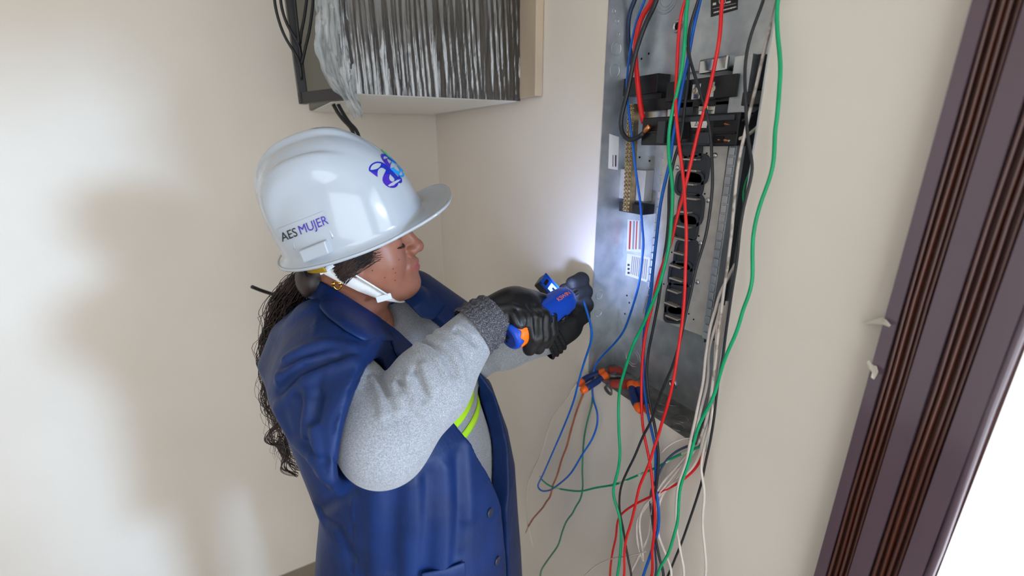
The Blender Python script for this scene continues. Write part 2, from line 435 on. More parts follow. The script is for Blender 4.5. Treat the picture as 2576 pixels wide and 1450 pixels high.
# loose clear film bunched along the left edge, with a tail that hangs below
cen = [ony(840, -150, cy+0.01), ony(838, -40, cy+0.01), ony(842, 60, cy), ony(848, 130, cy), ony(858, 190, cy-0.01), ony(872, 232, cy-0.02), ony(892, 262, cy-0.03), ony(905, 293, cy-0.03)]
wid = [0.05, 0.05, 0.046, 0.05, 0.062, 0.055, 0.028, 0.012]
C2 = spline(cen, 0.006); W2 = np.interp(np.linspace(0, 1, len(C2)), np.linspace(0, 1, len(wid)), wid)
V = []; Fs = []; k = 22
for i, (c, wd) in enumerate(zip(C2, W2)):
    for j in range(k):
        t = j/(k-1)-0.5; n1 = math.sin(i*0.31+j*0.9)+math.sin(i*0.17-j*1.7+2)+0.7*math.sin(i*0.83+j*2.3)
        V.append((c[0]+wd*t*2*0.75+0.003*n1, c[1]-0.012*math.cos(t*5)+0.006*n1+0.01*math.sin(j*1.9), c[2]+0.006*math.sin(i*0.5+j)))
for i in range(len(C2)-1):
    for j in range(k-1): Fs.append((i*k+j, i*k+j+1, (i+1)*k+j+1, (i+1)*k+j))
o = mesh_obj('loose_film', V, Fs, 'clear_film', cab, smooth=True)
# black angle bracket beside the cabinet
bx = ony(757, 200, cy+0.22)[0]; bz = ony(770, 262, cy+0.22)[2]
br = MB()
br.box((bx-0.012, cy+0.20, bz), (bx+0.010, cy+0.235, CEIL-0.02))
q0, q1 = np.array([bx, cy+0.21, bz+0.014]), np.array([cx0+0.01, cy+0.03, bz+0.014]); qa = unit(q1-q0)
br.obox(0.5*(q0+q1), (qa, np.cross((0, 0, 1), qa), (0, 0, 1)), (0.5*np.linalg.norm(q1-q0)+0.01, 0.011, 0.0138))
br.build('bracket', 'frame_black', cab, bevel=0.002)
b2 = MB().box((cx1, onx(1350, 250, 0.70)[1], cz+0.004), (XW-0.001, cy+0.2, CEIL-0.1)).build('backing_board', 'plywood', cab, bevel=0.003)
# thin black cables gathering at the bracket
def px_tube(name, pts, r, m, label, cat, group=None, parent=None, n=8, step=0.01):
    P = smooth_poly(spline(pts, step), 3); c = P[0]
    t = MB().tube(P, r, n); o = t.build(name, m, parent, smooth=True, loc=P[len(P)//2] if parent is None else None)
    if parent is None: tag(o, label, cat, group)
    return o
ycab = cy+0.19
LBL = ['thin black cable bowing out widest beside the dark bracket', 'thin black cable just inside the widest-bowing one beside the bracket', 'thin black cable joining the bracket highest up on its cabinet side', 'thin black cable bowing between the bracket and the clear film', 'thin black cable running straight down along the bracket']
for i, pts in enumerate([[(688, -40), (693, 20), (715, 90), (752, 152), (759, 200)], [(704, -40), (708, 20), (728, 75), (752, 108), (757, 150)],
                         [(776, -40), (770, 10), (764, 55), (757, 80), (755, 110)], [(790, -40), (786, 20), (778, 80), (768, 120), (760, 160)], [(737, -40), (742, 10), (747, 55), (752, 110)]]):
    P = [ony(x, y, ycab-0.004*i) for x, y in pts]
    px_tube('cable', P, 0.0036, 'cable_black', LBL[i], 'cable', 'cables beside the wrapped cabinet')
P = [ony(838, 262, 1.5), ony(848, 282, 1.5), ony(868, 308, 1.5), ony(892, 345, 1.5), ony(880, 500, 1.6), ony(800, 690, 1.6), ony(715, 741, 1.55), ony(672, 736, 1.5), ony(634, 722, 1.46)]
px_tube('cable', P, 0.0055, 'cable_black', 'black cable dropping from cabinet underside, its end poking out behind the hair', 'cable', 'cables under the wrapped cabinet')
P = [ony(850, 262, 1.52), ony(862, 284, 1.52), ony(880, 312, 1.52), ony(905, 350, 1.52), ony(915, 520, 1.6), ony(930, 800, 1.7)]
px_tube('cable', P, 0.0055, 'cable_black', 'black cable dropping from cabinet underside and vanishing behind the white hard hat', 'cable', 'cables under the wrapped cabinet')
# ------------------------------------------------------------------ electrical panel
XB = 0.812                    # back of the enclosure
pan = empty('electrical_panel', (XW, 0.5*(PY0+PY1), PZ0), 'open galvanised electrical panel recessed in the cream wall, wires spilling out', 'electrical panel')
e = MB(); t = 0.0025
e.box((XB, PY0, PZ0), (XB+t, PY1, PZ1)).box((XW-0.001, PY1-t, PZ0), (XB, PY1, PZ1)).box((XW-0.001, PY0, PZ0), (XB, PY0+t, PZ1))
e.box((XW-0.001, PY0+t, PZ1-t), (XB, PY1-t, PZ1)); e.build('enclosure', 'galvanised', pan)
MB().box((XW-0.001, PY0+t, PZ0), (XB, PY1-t, PZ0+t)).build('bottom_plate', 'galvanised_dusty', pan)
def ring(c, ax, r, th=0.0012, m='galvanised', name='knockout', disc=True):
    pr = [(0, r-0.0016), (th, r-0.0012), (th, r+0.0006), (0, r+0.0012)]
    b = MB(); ax = unit(ax)
    b.lathe(c, ax, [(-0.0004, r*0.001), (-0.0004, r+0.0016), (th, r+0.0008), (th, r-0.0008), (0.0002, r-0.0018), (0.0005, r*0.001)], 28)
    return b.build(name, m, pan, smooth=False)
YL = PY1-t                     # inner face of the left side
def onyL(px, py): return ony(px, py, YL)
for px, py, r in ((1551, 122, .0135), (1547, 178, .0135), (1545, 28, .004), (1553, 53, .004), (1556, 86, .004)): ring(onyL(px, py), (0, -1, 0), r)
for px, py, r in ((1507, 743, .011), (1505, 787, .0115)): ring(onyL(px, py), (0, -1, 0), r)
for px, py, r in ((1533, 788, .012), (1537, 728, .009), (1578, 130, .011), (1576, 190, .011)): ring(onx(px, py, XB), (-1, 0, 0), r)
for px, py, rr in ((1585, -5, (.030, .024, .018)), (1678, -10, (.032, .026, .020)), (1512, 872, (.024, .018)), (1592, 900, (.026, .019))):
    for r in rr: ring(onx(px, py, XB-0.0002), (-1, 0, 0), r)
for px, py, r in ((1662, 1027, .017), (1716, 1055, .014), (1706, 1075, .014), (1690, 1010, .02)): ring(onz(px, py, PZ0+t), (0, 0, 1), r, m='galvanised_dusty')
# mounting holes with a stamped collar
for px, py in ((1693, 965), (1705, 66), (1944, 10)):
    c = onx(px, py, XB-0.001)
    MB().lathe(c, (-1, 0, 0), [(0, 0.013), (0.004, 0.0105), (0.004, 0.0075), (0.001, 0.007), (0.001, 0.0001)], 24).build('mounting_collar', 'steel_bright', pan, smooth=True)
    MB().lathe(c+np.array([-0.0016, 0, 0]), (-1, 0, 0), [(0, 0.0062), (0.0004, 0.0062)], 20).build('mounting_hole', 'hole_black', pan)
for px, py in ((1632, 135), (1614, 148), (1609, 396), (1634, 405), (1602, 487), (1577, 744), (1624, 769), (1583, 762), (1773, 8), (1806, 92), (1800, 133), (1588, 780), (1572, 790)):
    MB().lathe(onx(px, py, XB-0.0003), (-1, 0, 0), [(0, 0.0024), (0.0006, 0.0024)], 12).build('screw_hole', 'hole_black', pan)
def pbox(name, m, x0, x1, a, b, xr=None, parent=pan, bevel=0.0012):
    """box whose front face spans pixel a to pixel b on the plane x0 and runs back to x1"""
    A = onx(*a, x0); Bp = onx(*b, x0)
    return MB().box((x0, min(A[1], Bp[1]), min(A[2], Bp[2])), (x1, max(A[1], Bp[1]), max(A[2], Bp[2]))).build(name, m, parent, bevel=bevel)
# raised galvanised cover plate at the top with its rating label
pbox('cover_plate', 'galvanised', 0.790, XB, (1742, -140), (1942, 150))
A = onx(1790, 42, 0.789)
def label_quad(name, m, X, pxs, parent=pan, th=0.0006):
    P = [onx(x, y, X) for x, y in pxs]
    return MB().prism(P, (th, 0, 0)).build(name, m, parent)
lb = label_quad('rating_label', 'label_black', 0.7892, [(1788, -22), (1858, -40), (1855, 24), (1788, 43)])
for q in ([(1793, 8), (1801, 6), (1801, 12), (1793, 14)], [(1826, 5), (1838, 2), (1838, 6), (1826, 9)]): label_quad('label_mark', 'label_white', 0.7887, q, lb)
def bar_text(a, b, h, X, m, parent):     # a line of print too small to read
    a = np.array(a, float); b = np.array(b, float)
    n = np.array([0, h/2.0]); x = a[0]; k = 0
    while x < b[0]:
        w_ = 1.5+2.5*((k*7919) % 5)/4; x2 = min(x+w_, b[0]); s = (b[1]-a[1])/(b[0]-a[0])
        y1 = a[1]+(x-a[0])*s; y2 = a[1]+(x2-a[0])*s
        label_quad('label_mark', m, X, [(x, y1-h/2), (x2, y2-h/2), (x2, y2+h/2), (x, y1+h/2)], parent); x = x2+1.2; k += 1
bar_text((1793, 22), (1852, 8), 2.2, 0.7887, 'print_grey', lb); bar_text((1795, 32), (1852, 17), 3.5, 0.7887, 'label_white', lb)
rg = MB().tube([onx(1817+8*math.cos(a), 2+10*math.sin(a), 0.7888) for a in np.linspace(0, 6.28, 20)], 0.0006, 5); rg.build('label_mark', 'label_white', lb)
pbox('strap_bracket', 'steel_bright', 0.768, XB, (1758, 150), (1828, 176), bevel=0.004)
pbox('side_flange', 'galvanised', 0.76, XB, (1848, 142), (1862, 355))
pbox('side_flange', 'charcoal_plastic', 0.775, XB, (1874, 142), (1905, 225))
# line-side lug block
lug = pbox('lug_block', 'black_plastic', 0.765, XB, (1682, 208), (1850, 262))
pbox('lug_cover', 'black_plastic', 0.752, 0.79, (1800, 192), (1847, 243), parent=lug)
pbox('lug_cover', 'black_plastic', 0.755, 0.79, (1764, 197), (1800, 250), parent=lug)
pbox('lug_cover', 'black_plastic', 0.755, 0.79, (1678, 208), (1722, 252), parent=lug)
for px, py in ((1750, 229), (1795, 223)):
    s = pbox('terminal', 'steel_bright', 0.7545, 0.78, (px-8, py-17), (px+9, py+20), parent=lug)
    MB().lathe(onx(px, py, 0.754), (-1, 0, 0), [(0, .006), (.003, .0058), (.0032, .0035), (.001, .003), (.001, .0001)], 16).build('terminal_screw', 'tin_plate', lug)
for a, b in (((1740, 262), (1800, 292)), ((1681, 258), (1698, 296)), ((1840, 260), (1856, 300))): pbox('terminal_plate', 'steel_bright', 0.775, XB, a, b)
pbox('terminal_clip', 'tin_plate', 0.765, 0.78, (1758, 262), (1780, 278))
pbox('insulator_post', 'charcoal_plastic', 0.765, XB, (1800, 255), (1836, 295)); pbox('insulator_post', 'charcoal_plastic', 0.765, XB, (1706, 258), (1740, 294))
pbox('insulator_bar', 'black_plastic', 0.79, XB, (1612, 200), (1662, 250)); pbox('insulator_bar', 'black_plastic', 0.78, XB, (1616, 252), (1684, 276)); pbox('terminal_plate', 'steel_bright', 0.795, XB, (1622, 276), (1690, 296))
pbox('insulator_bar', 'black_plastic', 0.742, XB, (1868, 232), (1922, 262))
# main circuit breaker
brk = pbox('main_breaker', 'black_plastic', 0.748, XB, (1617, 297), (1852, 367), bevel=0.002)
pbox('breaker_rib', 'charcoal_plastic', 0.744, 0.75, (1700, 296), (1846, 302), parent=brk); pbox('breaker_rib', 'black_plastic', 0.744, 0.75, (1618, 330), (1680, 334), parent=brk)
pbox('breaker_rib', 'black_plastic', 0.744, 0.75, (1795, 333), (1848, 337), parent=brk); pbox('breaker_rib', 'charcoal_plastic', 0.744, 0.75, (1706, 358), (1790, 366), parent=brk)
pbox('breaker_toggle', 'charcoal_plastic', 0.735, 0.75, (1655, 305), (1668, 361), parent=brk); pbox('breaker_toggle', 'hole_black', 0.740, 0.75, (1668, 307), (1676, 360), parent=brk)
pbox('toggle_slot', 'hole_black', 0.7455, 0.75, (1715, 305), (1730, 350), parent=brk); pbox('toggle_slot', 'hole_black', 0.7455, 0.75, (1738, 330), (1770, 336), parent=brk)
pbox('breaker_toggle', 'charcoal_plastic', 0.738, 0.75, (1758, 333), (1782, 362), parent=brk)
for py in (311, 351): pbox('wire_port', 'hole_black', 0.7455, 0.75, (1796, py-8), (1818, py+8), parent=brk)
tg = label_quad('paper_tag', 'label_white', 0.7445, [(1736, 302), (1780, 303), (1777, 322), (1739, 321)], brk)
Vt, Ft = text_mesh('\u0394X.', 1.0)
cen = onx(1757, 312, 0.7438); P = [cen+np.array([0, -v[0]*0.011, v[1]*0.011]) for v in Vt]
mesh_obj('handwriting', P, [f for f in Ft], 'print_dark', brk)
# bus plate with its black stab insulators
BX = 0.772
pl = MB().prism([onx(*q, BX) for q in ((1693, 368), (1832, 368), (1768, 846), (1644, 800))], (0.004, 0, 0)).build('bus_plate', 'plate_paint', pan)
MB().prism([onx(*q, BX+0.0) for q in ((1672, 372), (1693, 368), (1644, 800), (1628, 790))], (0.03, 0, 0)).build('bus_rail', 'plate_paint', pan)
def tri_path(p0, p1, t): return (p0[0]+(p1[0]-p0[0])*t, p0[1]+(p1[1]-p0[1])*t)
# stab unit k: rounded black pocket alternately set left and right
units = [((1738, 378), 30, 22, +1), ((1752, 425), 34, 40, +1), ((1736, 462), 36, 34, -1), ((1739, 528), 33, 42, +1), ((1726, 570), 33, 34, -1), ((1727, 642), 30, 42, +1), ((1713, 690), 30, 34, -1), ((1705, 752), 30, 44, -1), ((1698, 790), 26, 24, -1)]
for (px, py), hw, hh, s in units:
    # dark tray: superellipse outline, raised rim, sunken floor
    n = 28; out = []; inn = []
    for a in np.arange(n)*2*math.pi/n:
        ca, sa = math.cos(a), math.sin(a)
        q = (abs(ca)**4+abs(sa)**4)**-0.25
        out.append(onx(px+hw*q*ca-0.12*hh*q*sa, py+hh*q*sa+0.1*hw*q*ca, BX-0.0006)); inn.append(onx(px+(hw-6)*q*ca-0.12*hh*q*sa, py+(hh-6)*q*sa+0.1*hw*q*ca, BX-0.0006))
    out = np.array(out); inn = np.array(inn); up = np.array([-0.003, 0, 0]); dn = np.array([0.0004, 0, 0])
    V = np.vstack([out, out+up, inn+up, inn+dn]); Fs = []
    for r in range(3):
        for j in range(n): Fs.append((r*n+j, r*n+(j+1) % n, (r+1)*n+(j+1) % n, (r+1)*n+j))
    Fs.append(tuple(range(3*n, 4*n)))
    mesh_obj('stab_insulator', V, Fs, 'charcoal_plastic', pan)
for px, py, L in ((1744, 428, 16), (1738, 462, 14), (1742, 400, 18), (1745, 498, 15), (1722, 530, 18), (1722, 567, 18), (1708, 596, 16), (1722, 600, 14), (1712, 634, 15), (1704, 666, 16), (1706, 698, 18), (1698, 728, 15), (1693, 760, 18), (1696, 792, 18)):
    A = onx(px-L, py, 0.764); Bq = onx(px+L*0.8, py+2, 0.764)
    MB().box((0.757, min(A[1], Bq[1]), A[2]-0.0025), (BX+0.001, max(A[1], Bq[1]), A[2]+0.0015)).build('bus_stab', 'tin_plate', pan, bevel=0.0015)
for px, py in ((1704, 422), (1799, 391), (1782, 504), (1763, 612), (1755, 710), (1688, 525)):
    MB().lathe(onx(px, py, BX-0.0005), (-1, 0, 0), [(0, .0052), (.002, .005), (.0034, .003), (.0034, .0001)], 14).build('plate_screw', 'steel_bright', pan, smooth=True)
for px, py in ((1778, 386), (1773, 488), (1764, 495), (1758, 594), (1751, 601), (1738, 700), (1745, 804), (1670, 715), (1678, 730), (1733, 790), (1690, 635)):
    MB().lathe(onx(px, py, BX-0.0003), (-1, 0, 0), [(0, .0018), (.0006, .0018)], 10).build('screw_hole', 'hole_black', pan)
# toothed hinge rails either side of the bus plate
def rail(a, b, w_, x0, x1, m):
    A = onx(*a, x0); Bq = onx(*b, x0)
    MB().prism([A, A+np.array([0, -w_, 0]), Bq+np.array([0, -w_, 0]), Bq], (x1-x0, 0, 0)).build('hinge_rail', m, pan)
    n = 22
    for i in range(n):
        c = A+(Bq-A)*((i+0.5)/n); hz = abs(A[2]-Bq[2])/n*0.42
        MB().box((x0-0.004, c[1]-w_*0.9, c[2]-hz), (x0+0.001, c[1]-w_*0.25+0.002*(i % 2), c[2]+hz)).build('hinge_knuckle', m, pan, bevel=0.001)
rail((1835, 368), (1766, 850), 0.016, 0.766, 0.79, 'galvanised')
rail((1671, 375), (1618, 790), 0.012, 0.785, 0.80, 'galvanised')
MB().prism([onx(*q, 0.78) for q in ((1854, 362), (1868, 362), (1786, 860), (1770, 862))], (0.03, 0, 0)).build('side_channel', 'charcoal_plastic', pan)
for px, py in ((1858, 370), (1832, 522), (1822, 595), (1815, 632), (1800, 712), (1672, 502), (1664, 568), (1660, 600), (1652, 675)):
    pbox('rivet', 'steel_bright', 0.7775, 0.781, (px-4, py-5), (px+4, py+5), bevel=0.001)
# neutral bar on its white carrier
NX = 0.765
car = pbox('neutral_carrier', 'plate_paint', 0.785, XB, (1550, 424), (1618, 508)); pbox('neutral_foot', 'black_plastic', 0.775, XB, (1558, 508), (1616, 542))
pbox('neutral_foot', 'black_plastic', 0.775, XB, (1530, 205), (1652, 232))
a0, a1 = onx(1588, 262, NX), onx(1575, 532, NX)
nb = MB().prism([a0+np.array([0, .0095, 0]), a0-np.array([0, .0095, 0]), a1-np.array([0, .0095, 0]), a1+np.array([0, .0095, 0])], (0.016, 0, 0)).build('neutral_bar', 'brass', pan)
for i in range(26):
    c = a0+(a1-a0)*((i+0.5)/26)
    for s in (-1, 1):
        MB().lathe(c+np.array([0.0005, s*0.0048, 0]), (-1, 0, 0), [(0, .0040), (.004, .0038), (.0042, .0022), (.002, .0016), (.002, .0001)], 10).build('terminal_screw', 'brass', nb)
# printed labels on the back and side
def side_quad(name, m, pxs, off=0.0006, parent=pan):
    P = [onyL(x, y)-np.array([0, off, 0]) for x, y in pxs]; return MB().prism(P, (0, 0.0004, 0)).build(name, m, parent)
lb = side_quad('side_label', 'label_white', [(1533, 337), (1557, 345), (1554, 428), (1530, 424)])
for x in (1540, 1547): side_quad('label_mark', 'print_dark' if x > 1545 else 'print_grey', [(x, 390), (x+3, 391), (x+2.5, 420), (x-0.5, 419)], 0.0011, lb)
lb = label_quad('warning_label', 'label_white', XB-0.0008, [(1579, 552), (1616, 556), (1613, 636), (1576, 632)])
for x, m, w_ in ((1581, 'print_red', 4), (1590, 'print_grey', 4), (1598, 'print_red', 2.5), (1606, 'print_grey', 5)): label_quad('label_mark', m, XB-0.0014, [(x+3, 556), (x+3+w_, 557), (x+w_, 628), (x, 627)], lb)
lb = label_quad('rating_label', 'label_white', XB-0.0008, [(1578, 638), (1638, 648), (1632, 712), (1573, 692)])
for k in range(9): label_quad('label_mark', 'print_grey', XB-0.0014, [(1590+k*4.6, 645+k), (1592+k*4.6, 645+k), (1588+k*4.6, 690+k*1.7), (1586+k*4.6, 690+k*1.7)], lb)
for y in (664, 674, 684): label_quad('label_mark', 'print_dark', XB-0.0014, [(1579, y), (1584, y+1), (1583, y+6), (1578, y+5)], lb)

# ------------------------------------------------------------------ hand tools lying in the bottom of the panel
mat('grip_blue', (16, 44, 104), 0.42); mat('grip_orange', (250, 104, 26), 0.42); mat('tool_red', (168, 52, 42), 0.45); mat('tool_steel', (120, 122, 120), 0.35, 0.85)
def pliers(loc, butt, ring, head, label):
    r = empty('pliers', loc, label, 'pliers', 'blue and orange pliers in the panel')
    butt, ring, head = map(lambda p: np.asarray(p, float), (butt, ring, head)); ax = unit(ring-butt); L = np.linalg.norm(ring-butt)
    side = unit(np.cross(ax, (0, 0, 1)))
    for s, nm in ((0, 'a'), (1, 'b')):
        o = -side*s*0.020+np.array([0.006*s, 0, 0.002*s]); bend = side*(-0.008*s)
        P = spline([butt+o*1.3, butt+(ring-butt)*0.35+o*1.5, butt+(ring-butt)*0.7+o*1.2, ring+o*0.6], 0.004)
        rad = np.interp(np.linspace(0, 1, len(P)), [0, .06, .3, .7, 1], [.006, .0095, .0098, .0088, .0092])
        cut = int(len(P)*0.22)
        h = MB().tube(P[cut:], rad[cut:], 14).build('handle', 'grip_blue', r, smooth=True)
        MB().tube(P[:cut+1], rad[:cut+1]*1.03, 14).build('handle_tip', 'grip_orange', h, smooth=True)
        q = len(P)-5; MB().tube(P[q:], np.linspace(.0105, .0125, len(P)-q), 14).build('grip_collar', 'grip_orange', h, smooth=True)
        zig = [P[int(len(P)*0.72)]+unit(np.cross(side, ax))*0.0095*(-1)+side*0.006*math.sin(i*1.6)+ax*0.003*(i % 2) for i in range(5)]
        MB().tube(zig, 0.0018, 6).build('grip_stripe', 'grip_orange', h)
    mid = ring+side*0.006
    MB().tube([mid, mid+(head-ring)*0.4, head], [0.010, 0.013, 0.005], 12, aspect=0.6).build('jaws', 'tool_steel', r, smooth=True)
    MB().lathe(mid+(head-ring)*0.35-unit(np.cross(side, ax))*(-0.008), np.cross(side, ax), [(-0.004, .006), (0.004, .006)], 12).build('pivot', 'tool_steel', r)
zf = PZ0+t
p1 = onx(1462, 985, 0.665); p2 = onx(1527, 944, 0.745)
pliers((0.74, p2[1], zf), p1, p2, p2+np.array([0.055, -0.02, -0.012]), 'blue-handled pliers with orange tips jutting out over the panel left corner')
p1 = onx(1634, 1040, 0.712); p2 = onx(1598, 968, 0.748)
pliers((0.75, p2[1], zf), p1, p2, p2+np.array([0.052, 0.02, 0.002]), 'blue-handled pliers with orange tips leaning on the panel bottom lip')
# red-handled cutter between them
c0 = onx(1560, 972, 0.742); r = empty('wire_cutter', (c0[0], c0[1], zf), 'small dusty red-handled cutter lying between the two blue pliers', 'cutter')
MB().tube(spline([c0+np.array([-.016, .016, -.006]), c0, c0+np.array([.03, -.012, 0])], 0.004), 0.0115, 12, aspect=1.5).build('handle', 'tool_red', r, smooth=True)
MB().tube(spline([c0+np.array([-.030, .012, -.012]), c0+np.array([-.014, .016, -.006])], 0.004), 0.0098, 12, aspect=1.5).build('handle_tip', 'tool_steel', r, smooth=True)
c1 = onx(1543, 938, 0.775)
MB().tube(spline([c1+np.array([-.01, .008, 0]), c1+np.array([.02, -.01, 0])], 0.004), 0.0115, 12, aspect=1.3).build('handle', 'tool_red', r, smooth=True)
MB().tube(spline([c1+np.array([.012, -.006, -.006]), c1+np.array([.028, -.05, -.012])], 0.006), 0.008, 10).build('jaws', 'tool_steel', r, smooth=True)

# ------------------------------------------------------------------ loose wires
Z5 = lambda x, y: (1480+x/3.625, y/3.625)
Z6 = lambda x, y: (1480+x/3.625, 400+y/3.625)
Z7 = lambda x, y: (1440+x/3.625, 780+y/3.625)
Z8 = lambda x, y: (1280+x/3.222, 1000+y/3.222)
def wire(m, wpx, segs, Xs, label, group=None, name='wire', tail=None, head=None):
    """segs: traced centre line; Xs: distance of the wire from the room's middle along its length"""
    px = [f(*p) for f, pts in segs for p in pts]
    out = [px[0]]
    for q in px[1:]:
        if math.hypot(q[0]-out[-1][0], q[1]-out[-1][1]) > 9: out.append(q)
    n = len(out); X = np.interp(np.linspace(0, 1, n), np.linspace(0, 1, len(Xs)), Xs)
    P = [onx(x, y, xx) for (x, y), xx in zip(out, X)]
    d = np.median([depth(p) for p in P]); r = 1.12*wpx/2*d/F
    if head is not None: P = [P[0]+np.array(h) for h in head]+P
    if tail is not None:
        rr = random.Random(len(label)*7+n); e_ = P[-1]; P = P+[e_+np.array([0.01*rr.uniform(-1, 1), 0.03*rr.uniform(-1, 1), -0.14]), e_+np.array([0.02*rr.uniform(-1, 1), 0.06*rr.uniform(-1, 1), -0.36]), e_+np.array([0.02*rr.uniform(-1, 1), 0.08*rr.uniform(-1, 1), -0.5-0.35*rr.random()])]
    P = smooth_poly(spline(P, 0.01), 3)
    o = MB().tube(P, r, 8).build(name, 'wire_'+m, None, smooth=True, loc=P[len(P)//2]); tag(o, label, 'wire', group)
    return o, P, r
UP = [(0.03, 0, 0.22), (0.01, 0, 0.09)]
DN = [(0, 0, -0.10), (-0.005, 0.01, -0.28)]
wire('green', 7.6, [(Z5, [(905,0),(890,180),(885,300),(875,450),(850,650),(800,880),(760,1050),(735,1200),(735,1450)]), (Z6, [(760,150),(770,330),(755,600),(735,800),(690,1000),(640,1180),(590,1300)]),
     (Z7, [(640,150),(560,300),(510,450),(450,640),(425,760),(420,900),(425,1150),(435,1300)]), (Z8, [(905,450),(885,600),(845,740),(850,820),(890,930),(910,1080),(905,1250),(880,1450)])],
     [.71, .70, .69, .68, .67, .66, .66], 'bright green wire crossing the bus plate and hanging past the pliers', head=UP, tail=DN)
wire('red', 7.2, [(Z5, [(890,0),(860,60),(835,200),(815,450),(808,650),(795,850),(800,1050),(820,1250),(845,1450)]), (Z6, [(860,130),(875,250),(880,400),(893,600),(893,800),(885,1000),(880,1200)]),
     (Z7, [(1012,0),(990,200),(965,360),(935,560),(905,720),(870,860),(820,1020),(770,1190)]), (Z8, [(1180,400),(1130,560),(1060,720),(1020,900),(985,1040),(950,1150),(935,1300),(935,1450)])],
     [.71, .70, .685, .675, .665, .66, .66], 'red wire hanging straight down over the black bus stabs', head=UP, tail=DN)
wire('red', 7.0, [(Z5, [(1220,0),(1210,200),(1190,400),(1150,600),(1110,800),(1060,1000),(1000,1200),(955,1400)]), (Z6, [(900,180),(860,350),(810,520),(775,680),(745,800),(690,930),(640,1080),(600,1250)]),
     (Z7, [(718,0),(670,200),(640,420),(630,650),(630,850),(640,1050),(665,1200)]), (Z8, [(1130,460),(1155,600),(1165,700),(1170,800),(1185,900),(1180,1100),(1160,1250),(1160,1450)])],
     [.72, .715, .70, .70, .69, .68, .675], 'red wire slanting from the rating label, under the green wire, to the pliers', head=UP, tail=DN)
wire('blue', 7.0, [(Z5, [(1020,0),(990,120),(950,300),(920,480),(880,680),(845,850),(820,1000),(790,1150),(765,1300),(750,1450)]), (Z6, [(690,250),(655,430),(630,650),(605,870),(585,1050),(570,1250)]),
     (Z7, [(680,0),(655,200),(645,400),(655,700),(680,900),(710,1050),(745,1200)]), (Z8, [(1190,420),(1190,620),(1195,760),(1215,900),(1215,1050),(1180,1180),(1130,1330),(1090,1450)])],
     [.74, .735, .72, .71, .705, .69, .68], 'blue wire hanging just behind the bright green one along the hinge rail', head=UP, tail=DN)
wire('blue', 5.0, [(Z5, [(520,0),(460,120),(400,350),(370,550),(350,750),(360,950),(385,1150),(410,1350)]), (Z6, [(418,0),(445,200),(475,400),(490,600),(505,780),(485,950),(465,1130),(425,1280)]),
     (Z7, [(540,0),(470,190),(380,310),(290,400),(210,500),(185,600),(180,720),(190,830),(225,920),(230,1030),(180,1180),(90,1320)]), (Z8, [(500,620),(400,710),(330,755),(260,760),(232,725),(250,680),(280,620),(350,460),(420,300),(490,130),(535,0)]),
     (Z7, [(60,640),(120,440),(180,250),(165,130),(130,10),(100,-80)])],
     [.77, .75, .74, .75, .745, .73, .70, .68, .67, .65, .62, .58], 'thin blue wire looping low and rising to the gloved hand', head=UP)
wire('black', 11, [(Z5, [(625,0),(550,150),(490,300),(430,480),(390,680),(350,880),(300,1050),(290,1180),(330,1260),(390,1285),(450,1260),(505,1215)])],
     [.745, .74, .735, .735, .74], 'thick black feeder wire with a hooked end and bare copper tip', head=UP)
tip = [onx(*Z5(500, 1218), .74), onx(*Z5(530, 1180), .739), onx(*Z5(560, 1150), .738)]
o = bpy.data.objects[[x.name for x in bpy.data.objects if x.name.startswith('wire')][-1]]
MB().tube(tip, [0.0036, 0.0058, 0.0055], 10).build('copper_tip', 'copper', o, smooth=True)
wire('red', 12, [(Z5, [(590,0),(530,80),(470,180),(440,320),(425,450),(435,600),(450,750),(465,900),(490,1060),(505,1120)])], [.765, .76, .755, .755, .755], 'thick red feeder wire behind the thick black one, end cut off', head=UP)
wire('navy', 10.5, [(Z5, [(430,0),(380,80),(365,200),(360,350),(385,460),(400,600)])], [.775, .772, .775, .79], 'thick navy feeder wire entering at the panel top left corner', head=UP)
wire('black', 6.4, [(Z5, [(1600,0),(1540,150),(1480,320),(1440,480),(1425,700),(1435,900),(1440,1100),(1460,1300)]), (Z6, [(1488,0),(1500,80),(1480,200),(1430,380),(1400,520),(1375,700),(1365,850),(1345,1000),(1310,1200)]),
     (Z7, [(1430,0),(1400,200),(1370,450),(1330,650),(1310,820),(1290,1000),(1260,1180)]), (Z8, [(1630,370),(1590,550),(1565,680),(1530,800),(1470,980),(1400,1180),(1330,1350),(1290,1450)])],
     [.72, .70, .69, .69, .695, .70, .70, .69], 'black wire running down the right edge of the panel over the white bundle', head=UP, tail=DN)
wire('black', 6.4, [(Z5, [(1005,0),(960,120),(920,260),(905,400),(920,530),(960,650),(1000,780),(1050,930),(1090,1080),(1120,1250),(1125,1450)]), (Z6, [(1135,200),(1115,430),(1090,600),(1060,750),(1010,900),(965,1070),(930,1250)]),
     (Z7, [(1040,0),(1000,200),(950,400),(890,570),(830,700),(770,860),(715,1020),(640,1160)]), (Z8, [(1090,330),(1020,480),(960,600),(910,720),(895,840),(900,940),(930,1080),(950,1220),(980,1380),(995,1450)])],
     [.73, .72, .705, .695, .685, .67, .665], 'black wire curving right round the bus plate then crossing both red wires', head=UP, tail=DN)
wire('black', 6.4, [(Z5, [(908,430),(912,560),(915,680),(895,850),(870,1050),(850,1250),(800,1400)]), (Z6, [(785,0),(750,150),(735,300),(735,500),(715,750),(690,900),(665,1100),(640,1300)]),
     (Z7, [(770,0),(730,200),(690,400),(675,600),(690,750),(715,900),(750,1050)]), (Z8, [(1210,420),(1210,600),(1190,760),(1170,900),(1175,1050),(1200,1200),(1230,1350),(1260,1450)])],
     [.745, .735, .72, .71, .70, .685, .68], 'black wire tucked between the bright green wire and the bus plate', tail=DN)
